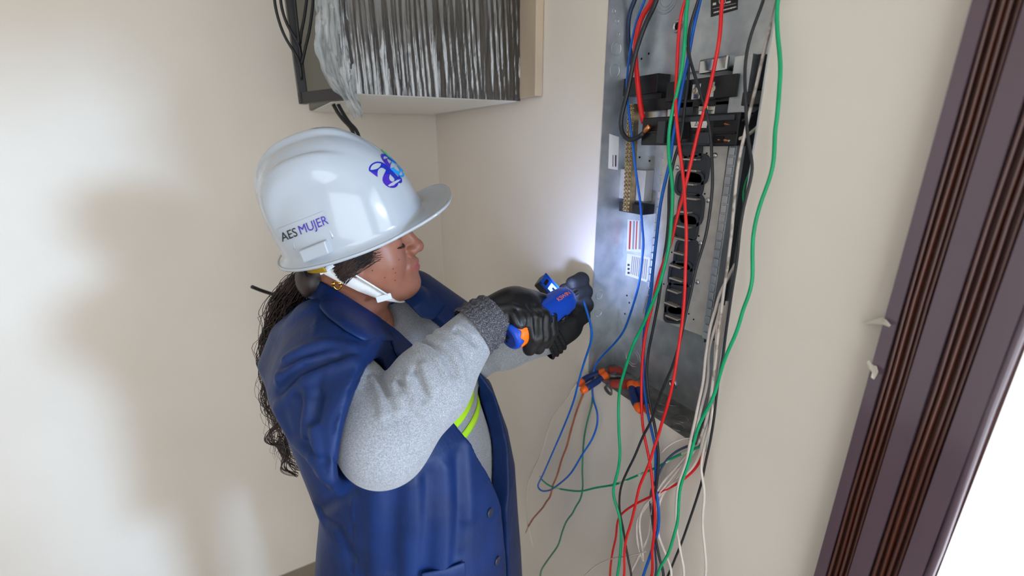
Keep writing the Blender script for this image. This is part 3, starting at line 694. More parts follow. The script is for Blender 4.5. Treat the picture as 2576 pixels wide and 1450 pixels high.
wire('green', 8.0, [(Z5, [(1725,0),(1720,180),(1730,380),(1755,550),(1750,700),(1735,900),(1725,1080),(1700,1180),(1695,1450)]), (Z6, [(1690,0),(1650,200),(1580,370),(1530,550),(1500,700),(1495,900),(1500,1080),(1480,1200),(1430,1330)]),
     (Z7, [(1555,0),(1500,200),(1430,350),(1370,500),(1330,650),(1285,800),(1220,920),(1150,1060),(1110,1200)]), (Z8, [(1490,400),(1450,560),(1400,690),(1380,800),(1370,1000),(1330,1150),(1290,1280),(1230,1370),(1205,1450)])],
     [.705, .695, .69, .685, .68, .68, .67, .66], 'green wire bowing out over the cream wall right of the panel', head=UP, tail=DN)
wire('white_printed', 7.0, [(Z5, [(1705,80),(1640,320),(1590,520),(1540,750),(1490,950),(1450,1120),(1410,1290)]), (Z6, [(1375,0),(1350,200),(1325,450),(1310,650),(1285,850),(1260,1050),(1235,1200),(1210,1420)]),
     (Z7, [(1330,200),(1310,420),(1280,640),(1250,880),(1200,1080),(1150,1220)])],
     [.735, .73, .725, .72, .72, .715, .71], 'white wire with faint printed lettering down the panel right side', head=UP)
WB = [(.735, .725, .70, .69, .685), 'white wire in the loose bundle below the panel right corner', 'white wires in the bundle']
wire('white', 6.4, [(Z6, [(1340,960),(1250,1130),(1180,1270)]), (Z7, [(1310,0),(1260,120),(1235,300),(1210,450),(1195,650),(1150,850),(1110,1050)]), (Z8, [(1470,350),(1440,520),(1380,680),(1360,800),(1355,1000),(1375,1150),(1400,1300),(1420,1450)])],
     WB[0], 'white wire in the bundle that ends straight down beside the green wire', tail=DN)
wire('white', 6.4, [(Z7, [(1350,-60),(1340,30),(1290,200),(1240,380),(1240,600),(1200,800),(1160,950),(1120,1150)]), (Z8, [(1490,420),(1420,500),(1320,610),(1240,700),(1180,800),(1100,880),(1060,980),(1060,1080),(1080,1200),(1090,1310)])], WB[0], 'white wire from the bundle that sweeps outward and ends in mid air', WB[2])
wire('white', 6.4, [(Z7, [(1370,-80),(1340,0),(1310,300),(1290,600),(1250,850),(1230,1050)]), (Z8, [(1580,300),(1550,460),(1500,560),(1420,640),(1330,700),(1240,780),(1150,850),(1080,930),(1040,1000),(1040,1150),(1060,1260),(1095,1330)])], WB[0], 'white wire bowing out furthest from the bundle with a curled end', WB[2])
wire('white', 6.4, [(Z7, [(1410,-80),(1400,0),(1360,300),(1310,600),(1280,850),(1260,1050)]), (Z8, [(1610,300),(1570,480),(1555,600),(1580,700),(1590,800),(1575,900),(1570,1050),(1590,1250),(1595,1450)])],
     WB[0], 'white wire in the bundle that hangs alone against the cream wall', tail=DN)
wire('white', 6.0, [(Z7, [(1390,-40),(1335,320),(1300,560),(1262,800),(1215,1030),(1150,1230)]), (Z8, [(1465,480),(1380,600),(1320,690),(1260,770),(1220,850),(1205,1000),(1210,1130),(1260,1240),(1310,1370),(1320,1450)])], WB[0], 'white wire from the bundle dropping behind the right-hand green wire', WB[2], tail=DN)
wire('white', 5.0, [(Z8, [(1490,440),(1400,560),(1300,680),(1210,800),(1150,960),(1145,1080),(1100,1200),(1000,1400),(985,1450)])], (.70, .69, .685), 'thin white wire crossing under the red wires low in the bundle', WB[2], tail=DN)
wire('white', 3.4, [(Z8, [(1500,335),(1440,333),(1380,345),(1290,390),(1235,450)])], (.715, .70, .69), 'short thin white wire arching out from the panel bottom right corner')
wire('red', 5.2, [(Z8, [(1575,440),(1560,490),(1530,560),(1450,640),(1350,710),(1230,770),(1120,820),(1010,875),(920,940),(880,1000),(870,1130),(840,1260),(820,1450)])],
     (.715, .70, .69, .68, .675), 'red wire sweeping left from the panel bottom right corner then down', tail=DN)
o, P, r = wire('green_worn', 4.6, [(Z8, [(1560,395),(1450,440),(1330,490),(1220,560),(1100,610),(960,670),(850,710),(700,735),(580,762),(450,750),(360,730),(300,700),(262,662)])],
     (.715, .70, .685, .675, .67, .665), 'scuffed green wire with worn pale patches stretched sideways to the blue loop')
MB().tube([P[-1], P[-1]+np.array([-.004, .003, .012])], 0.0012, 6).build('copper_tip', 'copper', o)
o, P, r = wire('brown', 4.2, [(Z7, [(180,560),(140,660),(90,790),(40,920)]), (Z8, [(540,120),(500,280),(470,400),(430,500),(390,640),(350,730),(340,810),(310,835),(280,890),(200,980),(160,1045)])],
     (.74, .70, .68, .67, .665), 'brown wire hanging left of the panel with a kinked stripped end')
MB().tube([P[-1], onx(*Z8(135, 1100), .664)], 0.0016, 6).build('copper_tip', 'copper', o)
wire('cream', 3.2, [(Z7, [(240,560),(130,590),(60,650),(0,720)]), (Z8, [(480,0),(380,120),(320,250),(280,400),(250,480),(190,600),(155,700),(140,850),(150,1000),(160,1080),(180,1140),(190,1210)])],
     (.75, .70, .68, .67, .665), 'thin cream wire hanging between the navy coat and the brown wire')
wire('dark_green', 4.0, [(Z7, [(182,560),(180,660),(184,760),(182,850)]), (Z8, [(640,180),(610,330),(600,480),(595,620),(602,720),(580,830),(540,890),(520,940),(470,1000),(430,1100),(400,1200),(330,1300),(270,1390),(255,1450)])],
     (.75, .70, .68, .67, .665), 'dark green kinked wire dropping from the pliers at the panel left corner', tail=DN)
wire('cream', 2.6, [(Z8, [(590,1470),(700,1370),(830,1310),(950,1290),(1050,1270),(1110,1250)])], (.67, .68), 'very thin cream wire curving in low from the hanging bundle', tail=None)
wire('grey_blue', 5.0, [(Z8, [(1470,390),(1380,425),(1310,475),(1260,530),(1230,590),(1190,680),(1150,760),(1145,870),(1160,980),(1180,1150),(1190,1300),(1190,1450)])],
     (.71, .695, .69, .69), 'dull grey-blue wire arching out of the panel bottom right corner', tail=DN)
wire('green', 5.0, [(Z5, [(1700,150),(1672,380),(1655,560)]), (Z6, [(1540,-120),(1490,80),(1425,230),(1405,350),(1425,450)])], (.74, .765, .765, .77), 'green wire mostly hidden behind the wall edge inside the panel')
o, P, r = wire('black', 6.2, [(Z5, [(1650,900),(1580,980),(1500,1060),(1400,1100),(1310,1140)])], (.79, .76, .75), 'short black cable plugged into the main breaker upper port')
MB().tube([P[-1], onx(*Z5(1195, 1125), .748)], 0.0018, 6).build('copper_tip', 'copper', o)
o, P, r = wire('cream', 8.0, [(Z5, [(1640,1060),(1560,1140),(1480,1220),(1390,1270),(1280,1285)])], (.79, .76, .75), 'short cream cable plugged into the main breaker lower port')
MB().tube([P[-1], onx(*Z5(1185, 1275), .747)], 0.0024, 6).build('copper_tip', 'copper', o)
# ------------------------------------------------------------------ the worker (unscaled from here on)
U = 1.0
def frame(yaw, pitch, roll):
    y, p, r = map(math.radians, (yaw, pitch, roll))
    cy, sy, cp, sp, cr, sr = math.cos(y), math.sin(y), math.cos(p), math.sin(p), math.cos(r), math.sin(r)
    Rz = np.array([[cy, -sy, 0], [sy, cy, 0], [0, 0, 1]]); Ry = np.array([[cp, 0, -sp], [0, 1, 0], [sp, 0, cp]]); Rx = np.array([[1, 0, 0], [0, cr, -sr], [0, sr, cr]])
    return Rz@Ry@Rx
HR = frame(-23.4, 6.0, 5.6); HS = 0.955                          # head: turned, tipped back a little
HO = Pd(1066, 620, 0.81)-HR@np.array([.118, 0, -.012])*HS        # midpoint between the ears
def hw(p): return HO+HS*(np.asarray(p, float)@HR.T)              # head space to world
NB = HO+np.array([-0.030, 0.014, -0.122])                        # base of the neck
TY = -54.0; TR = frame(TY, 0, 0); TF, TL = TR[:, 0], TR[:, 1]    # torso: forward and left
def tw(x, y, z): return np.array([NB[0], NB[1], 0])+TF*x+TL*y+np.array([0, 0, z])
SR = Pd(800, 890, 0.735); ER = Pd(968, 1108, 0.645); WR = Pd(1207, 818, 0.735)   # right shoulder, elbow, wrist
SL = tw(0.02, 0.155, 1.325); EL = Pd(1196, 893, 1.0); WL = Pd(1375, 848, 0.925)  # left arm, beyond the body
mat('skin', (150, 96, 76), 0.42, col2=(164, 108, 87), nscale=18, bump=0.12, bscale=420, bdist=0.0006, sss=0.12)
mat('coat_navy', (8, 35, 82), 0.5, col2=(11, 42, 96), nscale=14, bump=0.55, bscale=26, bdist=0.005, bstretch=(1, 1, .45), sheen=0.0, spec=.35)
mat('shirt_grey', (122, 125, 132), 0.85, col2=(172, 175, 182), nscale=1000, ndetail=2, stretch=(1, 1, 1), bump=0.35, bscale=60, bdist=0.003, sheen=0.3, contrast=(0.42, 0.6))
mat('glove_black', (16, 17, 20), 0.26, col2=(30, 31, 36), nscale=30, bump=0.25, bscale=160, bdist=0.001, rough2=0.44)
mat('glove_fabric', (14, 15, 17), 0.75, bump=0.3, bscale=500, bdist=0.0008)
mat('trousers', (28, 32, 44), 0.8); mat('shoe', (26, 24, 24), 0.6)
mat('lime', (186, 240, 40), 0.45, emit=None); mat('reflective_grey', (140, 142, 146), 0.4)
mat('button', (40, 46, 62), 0.25); mat('gold', (214, 164, 70), 0.2, 1.0); mat('lash', (34, 22, 20), 0.6)
mat('hair', (30, 21, 19), 0.42, col2=(58, 42, 38), nscale=60, stretch=(1, 1, 0.2)); mat('mole', (92, 52, 40), 0.5)
# skin takes a lip tint from a vertex attribute that follows the lips' own outline
nt = MATS['skin'].node_tree; bs = nt.nodes['Principled BSDF']; src = bs.inputs['Base Color'].links[0].from_socket
at = nt.nodes.new('ShaderNodeAttribute'); at.attribute_name = 'tint'; mx = nt.nodes.new('ShaderNodeMix'); mx.data_type = 'RGBA'
nt.links.new(at.outputs['Fac'], mx.inputs['Factor']); nt.links.new(src, mx.inputs['A']); mx.inputs['B'].default_value = lin((168, 78, 84)); nt.links.new(mx.outputs['Result'], bs.inputs['Base Color'])
mx2 = nt.nodes.new('ShaderNodeMix'); mx2.data_type = 'RGBA'; at2 = nt.nodes.new('ShaderNodeAttribute'); at2.attribute_name = 'brow'
nt.links.new(at2.outputs['Fac'], mx2.inputs['Factor']); nt.links.new(mx.outputs['Result'], mx2.inputs['A']); mx2.inputs['B'].default_value = lin((60, 38, 32)); nt.links.new(mx2.outputs['Result'], bs.inputs['Base Color'])

person = empty('person', (NB[0], NB[1], 0), 'person in navy work coat and black gloves wiring the electrical panel', 'person')

# ---- head, neck and chest: one continuous skin surface
def head_sdf(q):
    """q in head space (unit head)"""
    y = q[:, 1]; a = q.copy(); a[:, 1] = np.abs(y)
    d = s_ell(q, (-.006, 0, .045), (.098, .076, .088))
    d = smin(d, s_ell(q, (.028, 0, -.008), (.054, .062, .080)), .03)
    d = smin(d, s_ell(a, (.042, .040, -.028), (.035, .026, .034)), .03)                 # cheeks
    d = smin(d, s_cone(a, (.006, .046, -.050), (.064, .016, -.080), .020, .019), .035)      # jaw
    d = smin(d, s_ell(q, (.074, 0, -.080), (.020, .021, .018)), .02)                     # chin
    d = smin(d, s_ell(q, (.040, 0, -.082), (.050, .040, .024)), .03)                     # under the chin
    d = smin(d, s_cone(a, (.082, .006, .040), (.066, .044, .038), .012, .012), .02)         # brow
    d = smax(d, -s_ell(a, (.098, .033, .016), (.016, .018, .013)), .016)                 # eye socket
    d = smin(d, s_ell(a, (.0695, .031, .013), (.0142, .0165, .0125)), .005)              # closed lid over the eye
    d = smin(d, s_ell(q, (.083, 0, -.042), (.018, .028, .022)), .018)                    # muzzle
    d = smin(d, s_cone(q, (.086, 0, .026), (.1035, 0, -.006), .0085, .0115), .014)         # nose
    d = smin(d, s_ell(q, (.1065, 0, -.011), (.0115, .0125, .0100)), .008)
    d = smin(d, s_ell(a, (.0960, .0125, -.0145), (.0110, .0075, .0085)), .006)            # wings
    d = smax(d, -s_ell(a, (.1010, .0068, -.0230), (.0065, .0036, .0040)), .004)           # nostrils
    d = smin(d, s_cone(a, (.0985, .002, -.0385), (.0850, .023, -.0440), .0052, .0020), .005)  # lips
    d = smin(d, s_cone(a, (.0975, .002, -.0510), (.0850, .022, -.0460), .0062, .0020), .005)
    lipl = np.sqrt((a[:, 0]-np.interp(a[:, 1], [0, .024], [.1045, .089]))**2+(q[:, 2]-np.interp(a[:, 1], [0, .024], [-.0443, -.0452]))**2)
    d = d+.0016*np.exp(-(lipl/.0026)**2)*(a[:, 1] < .026)
    crease = s_chain(a, [(.080, .018, .018), (.0835, .030, .0215), (.074, .044, .018)], [0, 0, 0]); d = d+.0011*np.exp(-(crease/.0022)**2)
    fold = s_chain(a, [(.092, .020, -.018), (.082, .030, -.036), (.072, .034, -.052)], [0, 0, 0]); d = d+.0018*np.exp(-(fold/.005)**2)
    # ear
    ear = s_ell(a, (-.004, .0735, .002), (.018, .0085, .031)); ear = smax(ear, -s_ell(a, (.000, .083, .005), (.010, .008, .019)), .005)
    ear = smin(ear, s_ell(a, (.002, .0725, -.027), (.009, .006, .010)), .008)
    d = smin(d, ear, .006)
    return d
def body_sdf(p):
    d = head_sdf((p-HO)@HR/HS)*HS
    n = s_chain(p, [hw((-.022, 0, -.03)), NB+np.array([.004, 0, .02]), NB+np.array([-.01, 0, -.08])], [.056, .058, .075])
    d = smin(d, n, .028)
    c = s_chain(p, [tw(.0, -.09, NB[2]-.06), tw(.0, 0, NB[2]-.05), tw(.0, .09, NB[2]-.06)], [.04, .068, .04])
    c = smin(c, s_ell((p-tw(.012, 0, NB[2]-.15))@TR, (0, 0, 0), (.08, .12, .12)), .05)
    d = smin(d, c, .05)
    # creases round the neck
    for dz in (-.075, -.095): 
        q = (p-HO)@HR/HS; d = d+.0013*np.exp(-((q[:, 2]-dz+0.30*(q[:, 0]-.03)+.05)/.004)**2)*(np.abs(q[:, 0]) < .09)
    return smax(d, NB[2]-.26-p[:, 2], .01)
lo = np.minimum(HO-np.array([.14, .14, .30]), tw(0, 0, 1.2)-.19); hi = HO+np.array([.15, .14, .14])
body = sm_obj('body', body_sdf, (min(lo[0], NB[0]-.18), min(lo[1], NB[1]-.18), NB[2]-.27), (max(hi[0], NB[0]+.18), max(hi[1], NB[1]+.18), hi[2]), .0022, 'skin', person)
V = np.empty(len(body.data.vertices)*3); body.data.vertices.foreach_get('co', V); V = V.reshape(-1, 3)+np.array(person.location)
q = (V-HO)@HR/HS; ay = np.abs(q[:, 1])
up_ = np.interp(ay, [0, .006, .024], [-.0345, -.0350, -.0440]); dn_ = np.interp(ay, [0, .008, .023], [-.0575, -.0565, -.0475])
tint = np.clip(np.minimum(up_-q[:, 2], q[:, 2]-dn_)/.0022+.5, 0, 1)*(q[:, 0] > .07)*(ay < .0255)*0.75
bz = np.interp(ay, [.012, .03, .05], [.034, .0405, .033]); brow = np.clip(1-np.abs(q[:, 2]-bz)/.0042, 0, 1)*(ay > .012)*(ay < .052)*(q[:, 0] > .04)*0.75
for nm, w_ in (('tint', tint), ('brow', brow)):
    at_ = body.data.attributes.new(nm, 'FLOAT', 'POINT'); at_.data.foreach_set('value', w_.astype(np.float32))
# lashes, moles, earring
for s in (-1, 1):
    b = MB(); arc = [(.0805, .0165, .0085), (.0842, .0225, .0045), (.0850, .030, .0030), (.0815, .038, .0040), (.0745, .0455, .0068)]
    L = spline([hw((x, s*y_, z)) for x, y_, z in arc], .0012); b.tube(L, .0006, 5)
    for i in range(1, len(L)-1):
        t_ = i/(len(L)-1); e_ = L[i]+HS*HR@np.array([.0036, s*(.003*(t_-.3)), -.0030]); b.tube([L[i], 0.5*(L[i]+e_)+HR@np.array([0, 0, -.0006]), e_], [.0004, .0003, .0001], 4)
    b.build('eyelashes', 'lash', person)
def march(f, px, py, d0=.45, d1=1.3):
    o = CAM; r = unit(ray(px, py)); t_ = d0
    for _ in range(120):
        v = float(f((o+r*t_)[None])[0]); t_ += v*0.7
        if abs(v) < .0004 or t_ > d1: break
    return o+r*min(t_, d1)
for px, py in ((1004, 654), (937, 681), (989, 677), (968, 699), (994, 706), (995, 687)):
    c = march(body_sdf, px, py); e_ = .001
    n = unit([body_sdf((c+np.eye(3)[k]*e_)[None])[0]-body_sdf((c-np.eye(3)[k]*e_)[None])[0] for k in range(3)])
    MB().lathe(c-n*.0008, n, [(0, .0013), (.0009, .0011), (.0012, .0004)], 8).build('mole', 'mole', person, smooth=True)
er = Pd(847, 709, depth(hw((.0, -.078, -.035)))-.006)
b = MB().tube([er+HR@np.array([.006*math.cos(t_), -.002, .007*math.sin(t_)-.006]) for t_ in np.linspace(0, 6.28, 20)], .0016, 8)
b.lathe(er+HR@np.array([-.005, -.002, -.002]), HR@np.array([0, -1, 0]), [(-.003, .001), (-.002, .003), (0, .0036), (.002, .003), (.003, .001)], 10); b.lathe(er+HR@np.array([.005, -.002, -.003]), HR@np.array([0, -1, 0]), [(-.003, .001), (-.002, .003), (0, .0036), (.002, .003), (.003, .001)], 10)
tag(b.build('earring', 'gold', person, smooth=True), 'small gold hoop earring')

# ---- cloth volumes
def loft(p, rows, o=NB):
    """torso shape: rows of (z, centre x, front, back, half width, centre y)"""
    q = (p-np.array([o[0], o[1], 0]))@TR; R = np.array(rows)[::-1] if rows[0][0] > rows[-1][0] else np.array(rows)
    z = q[:, 2]; cx, fr_, bk, hw_, cy_ = [np.interp(z, R[:, 0], R[:, k]) for k in (1, 2, 3, 4, 5)]
    x = q[:, 0]-cx; a_ = np.where(x > 0, fr_, bk); n = 2.3
    k = (np.abs(x/a_)**n+np.abs((q[:, 1]-cy_)/hw_)**n+1e-9)**(1/n)
    d = (k-1)*np.minimum(a_, hw_)*0.92
    return d
SH = [(1.375, -.015, .045, .045, .06, 0), (1.345, -.01, .07, .07, .12, 0), (1.31, .01, .092, .085, .160, .005), (1.24, .04, .128, .10, .165, .02), (1.16, .065, .148, .11, .165, .035), (1.06, .085, .155, .11, .165, .045), (.96, .095, .155, .11, .165, .05), (.86, .095, .155, .12, .175, .05), (.80, .095, .155, .12, .175, .05)]
def arm_shirt(p, S, E, W, r):
    mid = S+(E-S)*.5; fm = E+(W-E)*.45
    return s_chain(p, [S, mid, E, fm, W], r, .02)
def shirt_body(p): 
    d = loft(p, SH); return smax(smax(d, p[:, 2]-(NB[2]+.012), .01), .80-p[:, 2], .01)
RS = [.046, .056, .062, .060, .037]; LS = [.05, .05, .048, .044, .036]
FOLDS = {}
def add_folds(key, f, lines, w_, amp):
    FOLDS.setdefault(key, [])
    for L in lines: FOLDS[key].append(([march(f, *p) for p in L], w_, amp))
def disp(key, p, d):
    near = np.abs(d) < .03
    if not near.any(): return d
    q = p[near]; s = np.zeros(len(q))
    for pts, w_, amp in FOLDS.get(key, []):
        lo_, hi_ = np.min(pts, 0)-3*w_, np.max(pts, 0)+3*w_
        m = ((q > lo_) & (q < hi_)).all(1)
        if m.any(): s[m] += amp*np.exp(-(s_chain(q[m], pts, [0]*len(pts))/w_)**2)
    d = d.copy(); d[near] -= s; return d
def shirt0(p):
    d = smin(shirt_body(p), arm_shirt(p, SR, ER, WR, RS), .05)
    return smin(d, arm_shirt(p, SL, EL, WL, LS), .05)
arm0 = lambda p: arm_shirt(p, SR, ER, WR, RS)
add_folds('shirt', arm0, [[(938, 955), (958, 1000), (965, 1045)], [(962, 925), (990, 970), (1005, 1030)], [(990, 902), (1025, 950), (1042, 1015)], [(1022, 878), (1066, 921), (1090, 985)],
    [(1048, 868), (1100, 905), (1128, 965)], [(1078, 850), (1120, 868), (1154, 905), (1165, 960)], [(1104, 805), (1148, 823), (1190, 845)], [(1100, 835), (1150, 846), (1188, 880)], [(1010, 1000), (1060, 1030), (1080, 1070)]], .0055, .0095)
add_folds('shirt', arm0, [[(950, 940), (975, 990)], [(976, 912), (1008, 962)], [(1006, 890), (1046, 938), (1066, 1000)], [(1060, 858), (1110, 885), (1142, 940)], [(1090, 822), (1150, 834), (1192, 862)]], .0055, -.008)
larm = lambda p: arm_shirt(p, SL, EL, WL, LS)
add_folds('shirt', larm, [[(1245, 855), (1262, 930)], [(1290, 850), (1296, 930)], [(1320, 850), (1335, 905)]], .007, .005)
def shirt_sdf(p):
    d = disp('shirt', p, shirt0(p))
    # open sleeve ends and the neck hole
    for W, E in ((WR, ER), (WL, EL)):
        ax = unit(W-E); d = smax(d, np.where(np.linalg.norm(p-W, axis=1) < .1, (p-W)@ax-.012, -1), .008)
    hole = s_ell((p-tw(.025, 0, NB[2]+.008))@TR, (0, 0, 0), (.085, .085, .055))
    return smax(d, -hole, .008)
sb = np.array([SR, ER, WR, SL, EL, WL, tw(.26, .22, .8), tw(-.15, -.19, .8), tw(.26, -.19, .8), tw(-.15, .22, 1.4)])
shirt = sm_obj('shirt', shirt_sdf, sb.min(0)-.08, sb.max(0)+.08, .0042, 'shirt_grey', person)
# lime stripes printed across the shirt front
def drape_patch(name, m, f, pxs, parent, off=.0015, n=10):
    """ribbon between two pixel polylines, laid on the surface f"""
    A, B = pxs; V = []; Fs = []
    for i in range(n):
        t_ = i/(n-1); a_ = np.array([np.interp(t_, np.linspace(0, 1, len(A)), [q_[k] for q_ in A]) for k in (0, 1)]); b_ = np.array([np.interp(t_, np.linspace(0, 1, len(B)), [q_[k] for q_ in B]) for k in (0, 1)])
        for j in range(4):
            c = a_+(b_-a_)*j/3; h_ = march(f, *c); V.append(h_-unit(ray(*c))*off)
    for i in range(n-1):
        for j in range(3): Fs.append((i*4+j, (i+1)*4+j, (i+1)*4+j+1, i*4+j+1))
    o = mesh_obj(name, V, Fs, m, parent, smooth=True); s_ = o.modifiers.new('s', 'SOLIDIFY'); s_.thickness = .0012; return o

CT = [(1.385, -.02, .045, .055, .065, 0), (1.355, -.015, .075, .085, .13, 0), (1.315, .01, .108, .112, .182, .005), (1.24, .04, .152, .135, .195, .02), (1.16, .065, .180, .160, .205, .035), (1.06, .085, .192, .175, .205, .045), (.98, .095, .195, .170, .205, .05), (.86, .095, .20, .205, .215, .05), (.74, .095, .205, .23, .23, .05), (.60, .095, .21, .24, .24, .05)]
ct_, cb_, cm_ = Pd(955, 905, .70), Pd(893, 1225, .665), Pd(860, 1075, .58)
cuff_n = unit(np.cross(cb_-ct_, cm_-ct_)); cuff_n = cuff_n if np.dot(cuff_n, RIGHT) > 0 else -cuff_n; cuff_c = (ct_+cb_)/2
SLE = Pd(1135, 930, 1.0)
def coat0(p):
    d = loft(p, CT)
    d = smax(d, .60-p[:, 2], .008); d = smax(d, p[:, 2]-(NB[2]+.03), .01)
    slv = s_chain(p, [SR+np.array([.02, .02, .01]), SR+(ER-SR)*.35, SR+(ER-SR)*.75, ER], [.074, .090, .088, .086], .03)
    tc_ = (p-cuff_c)@cuff_n; slv = slv-.0028/(1+np.exp(-np.clip((tc_+.040)/.0012, -30, 30))); slv = smax(slv, tc_, .004)
    d = smin(d, slv, .035)
    sl2 = s_chain(p, [SL, SL+(EL-SL)*.7], [.078, .084]); sl2 = smax(sl2, (p-(SL+(EL-SL)*.62))@unit(EL-SL), .004)
    return smin(d, sl2, .04)
def coat_base(p): return coat0(p)
add_folds('coat', coat0, [[(720, 905), (764, 880), (814, 866), (888, 878)], [(702, 948), (764, 908), (835, 888)], [(700, 1030), (764, 959), (826, 926), (884, 909)], [(772, 960), (780, 1013), (768, 1095)], [(790, 1079), (800, 1137), (822, 1199)],
    [(710, 1054), (740, 1108), (785, 1153), (822, 1200)]], .0085, .0115)
add_folds('coat', coat0, [[(716, 922), (780, 893), (850, 876)], [(706, 985), (768, 930), (850, 902)], [(745, 1010), (750, 1080)], [(800, 1000), (790, 1060)], [(770, 1110), (812, 1160)]], .0085, -.0095)
add_folds('coat', coat0, [[(945, 1240), (940, 1440)], [(1040, 1220), (1030, 1440)], [(1120, 1180), (1112, 1440)], [(1178, 1120), (1180, 1300)]], .014, .006)
add_folds('coat', coat0, [[(990, 1240), (985, 1440)], [(1080, 1200), (1072, 1440)], [(1150, 1150), (1150, 1400)]], .014, -.005)
add_folds('coat', coat0, [[(800, 1285), (840, 1262), (880, 1240)], [(812, 1310), (850, 1330), (880, 1400)]], .012, -.008)
add_folds('coat', coat0, [[(882, 1230), (886, 1330), (884, 1440)]], .005, -.003)
add_folds('coat', coat0, [[(797, 800), (790, 840)], [(884, 1235), (890, 1440)]], .003, .002)
add_folds('coat', coat0, [[(930, 918), (874, 990), (838, 1070), (838, 1140), (860, 1200)]], .004, -.0022)
def coat_sdf(p):
    d = disp('coat', p, coat0(p))
    q = (p-np.array([NB[0], NB[1], 0]))@TR
    # front opening: between the right panel's edge and the left panel's edge
    z = q[:, 2]; yr = np.interp(z, [.60, .85, 1.0, 1.08, 1.16, 1.25, 1.33, 1.40], [.05, .055, .046, .024, .0, -.014, -.015, -.03]); yl = np.interp(z, [.60, .95, 1.03, 1.13, 1.25, 1.40], [.060, .070, .112, .160, .14, .10])
    wedge = np.maximum(np.maximum(yr-q[:, 1], q[:, 1]-yl), .04-q[:, 0])
    d = smax(d, -wedge, .004)
    d = np.maximum(d, -(shirt0(p)-.003))
    # hollow of the sleeve mouths
    bore = s_chain(p, [SR+(ER-SR)*.55, ER+(ER-SR)*.3], [.070, .076]); d = smax(d, -bore, .004)
    nk = s_chain(p, [NB+np.array([0, 0, -.06]), NB+np.array([0, 0, .1])], [.062, .072]); d = smax(d, -nk, .006)
    return d
coat = sm_obj('coat', coat_sdf, np.minimum(np.minimum(tw(-.2, -.3, .58), tw(.3, -.3, .58)), ER-.11)-.06, np.maximum(tw(.35, .3, 1.42), tw(-.1, .3, 1.42))+.08, .0042, 'coat_navy', person)
# ---- collar, lapels, stripes, buttons
both = lambda p: np.minimum(coat0(p), body_sdf(p))
def leaf(name, m, A, B, f, parent, off=.006, n=16, k=8, th=.004):
    """cloth leaf between two traced edges, laid on the surface f with a real thickness"""
    V = []; Fs = []
    lin_ = lambda L, t_: np.array([np.interp(t_, np.linspace(0, 1, len(L)), [q_[c] for q_ in L]) for c in (0, 1)])
    G = np.zeros((n, k)); C_ = np.zeros((n, k, 2))
    for i in range(n):
        a_, b_ = lin_(A, i/(n-1)), lin_(B, i/(n-1))
        for j in range(k):
            c = a_+(b_-a_)*j/(k-1); C_[i, j] = c; h_ = march(f, *c); G[i, j] = np.linalg.norm(h_-CAM)
    G = np.minimum(G, np.median(G)+.07)
    for _ in range(6):
        P_ = np.pad(G, 1, mode='edge'); G = 0.5*G+0.125*(P_[:-2, 1:-1]+P_[2:, 1:-1]+P_[1:-1, :-2]+P_[1:-1, 2:])
    for i in range(n):
        for j in range(k):
            o_ = off+.004*math.sin(math.pi*j/(k-1)); V.append(CAM+unit(ray(*C_[i, j]))*(G[i, j]-o_))
    Fs = [(i*k+j, i*k+j+1, (i+1)*k+j+1, (i+1)*k+j) for i in range(n-1) for j in range(k-1)]
    o = mesh_obj(name, V, Fs, m, parent, smooth=True)
    s_ = o.modifiers.new('s', 'SOLIDIFY'); s_.thickness = th; s_.offset = 0
    b_ = o.modifiers.new('b', 'SUBSURF'); b_.levels = 1; b_.render_levels = 1
    return o
leaf('collar', 'coat_navy', [(775, 712), (800, 703), (858, 736), (923, 777), (961, 802), (988, 848)], [(757, 745), (787, 755), (820, 796), (869, 834), (918, 861), (989, 858)], both, coat, off=.012)
leaf('lapel', 'coat_navy', [(955, 800), (1000, 832), (1043, 872), (1060, 900)], [(985, 862), (992, 885), (1010, 915), (1030, 930)], both, coat, off=.010)
leaf('collar', 'coat_navy', [(1012, 752), (1050, 712), (1075, 728)], [(1060, 800), (1090, 806), (1122, 768)], both, coat, off=.008)
for z0, z1 in ((1.160, 1.175), (1.128, 1.143)):
    V = []; n_, k_ = 26, 4                                     # two lime bands printed across the chest
    for i in range(n_):
        y_ = -.06+.21*i/(n_-1)
        for j in range(k_):
            z_ = z0+(z1-z0)*j/(k_-1)+.10*max(0, y_-.035)-.05*max(0, .035-y_); t_ = .50
            for _ in range(60): t_ = max(.02, t_-.7*float(shirt_body(tw(t_, y_, z_)[None])[0]))
            V.append(tw(t_+.0022, y_, z_))
    o = mesh_obj('lime_stripe', V, [(i*k_+j, (i+1)*k_+j, (i+1)*k_+j+1, i*k_+j+1) for i in range(n_-1) for j in range(k_-1)], 'lime', shirt, smooth=True)
    sm_ = o.modifiers.new('s', 'SOLIDIFY'); sm_.thickness = .0015
def sdf_normal(f, c, e_=.002): return unit([f((c+np.eye(3)[k]*e_)[None])[0]-f((c-np.eye(3)[k]*e_)[None])[0] for k in range(3)])
for px, py in ((1236, 1290), (1254, 1411)):
    c = march(coat0, px-4, py); n = sdf_normal(coat0, c)
    b = MB().lathe(c-n*.001, n, [(0, .0085), (.003, .0088), (.0042, .0075), (.0034, .0058), (.0030, .0001)], 20); o = b.build('button', 'button', coat, smooth=True)
leaf('pocket', 'coat_navy', [(1060, 1442), (1120, 1430), (1170, 1412)], [(1062, 1475), (1125, 1470), (1172, 1460)], coat0, coat, off=.006)

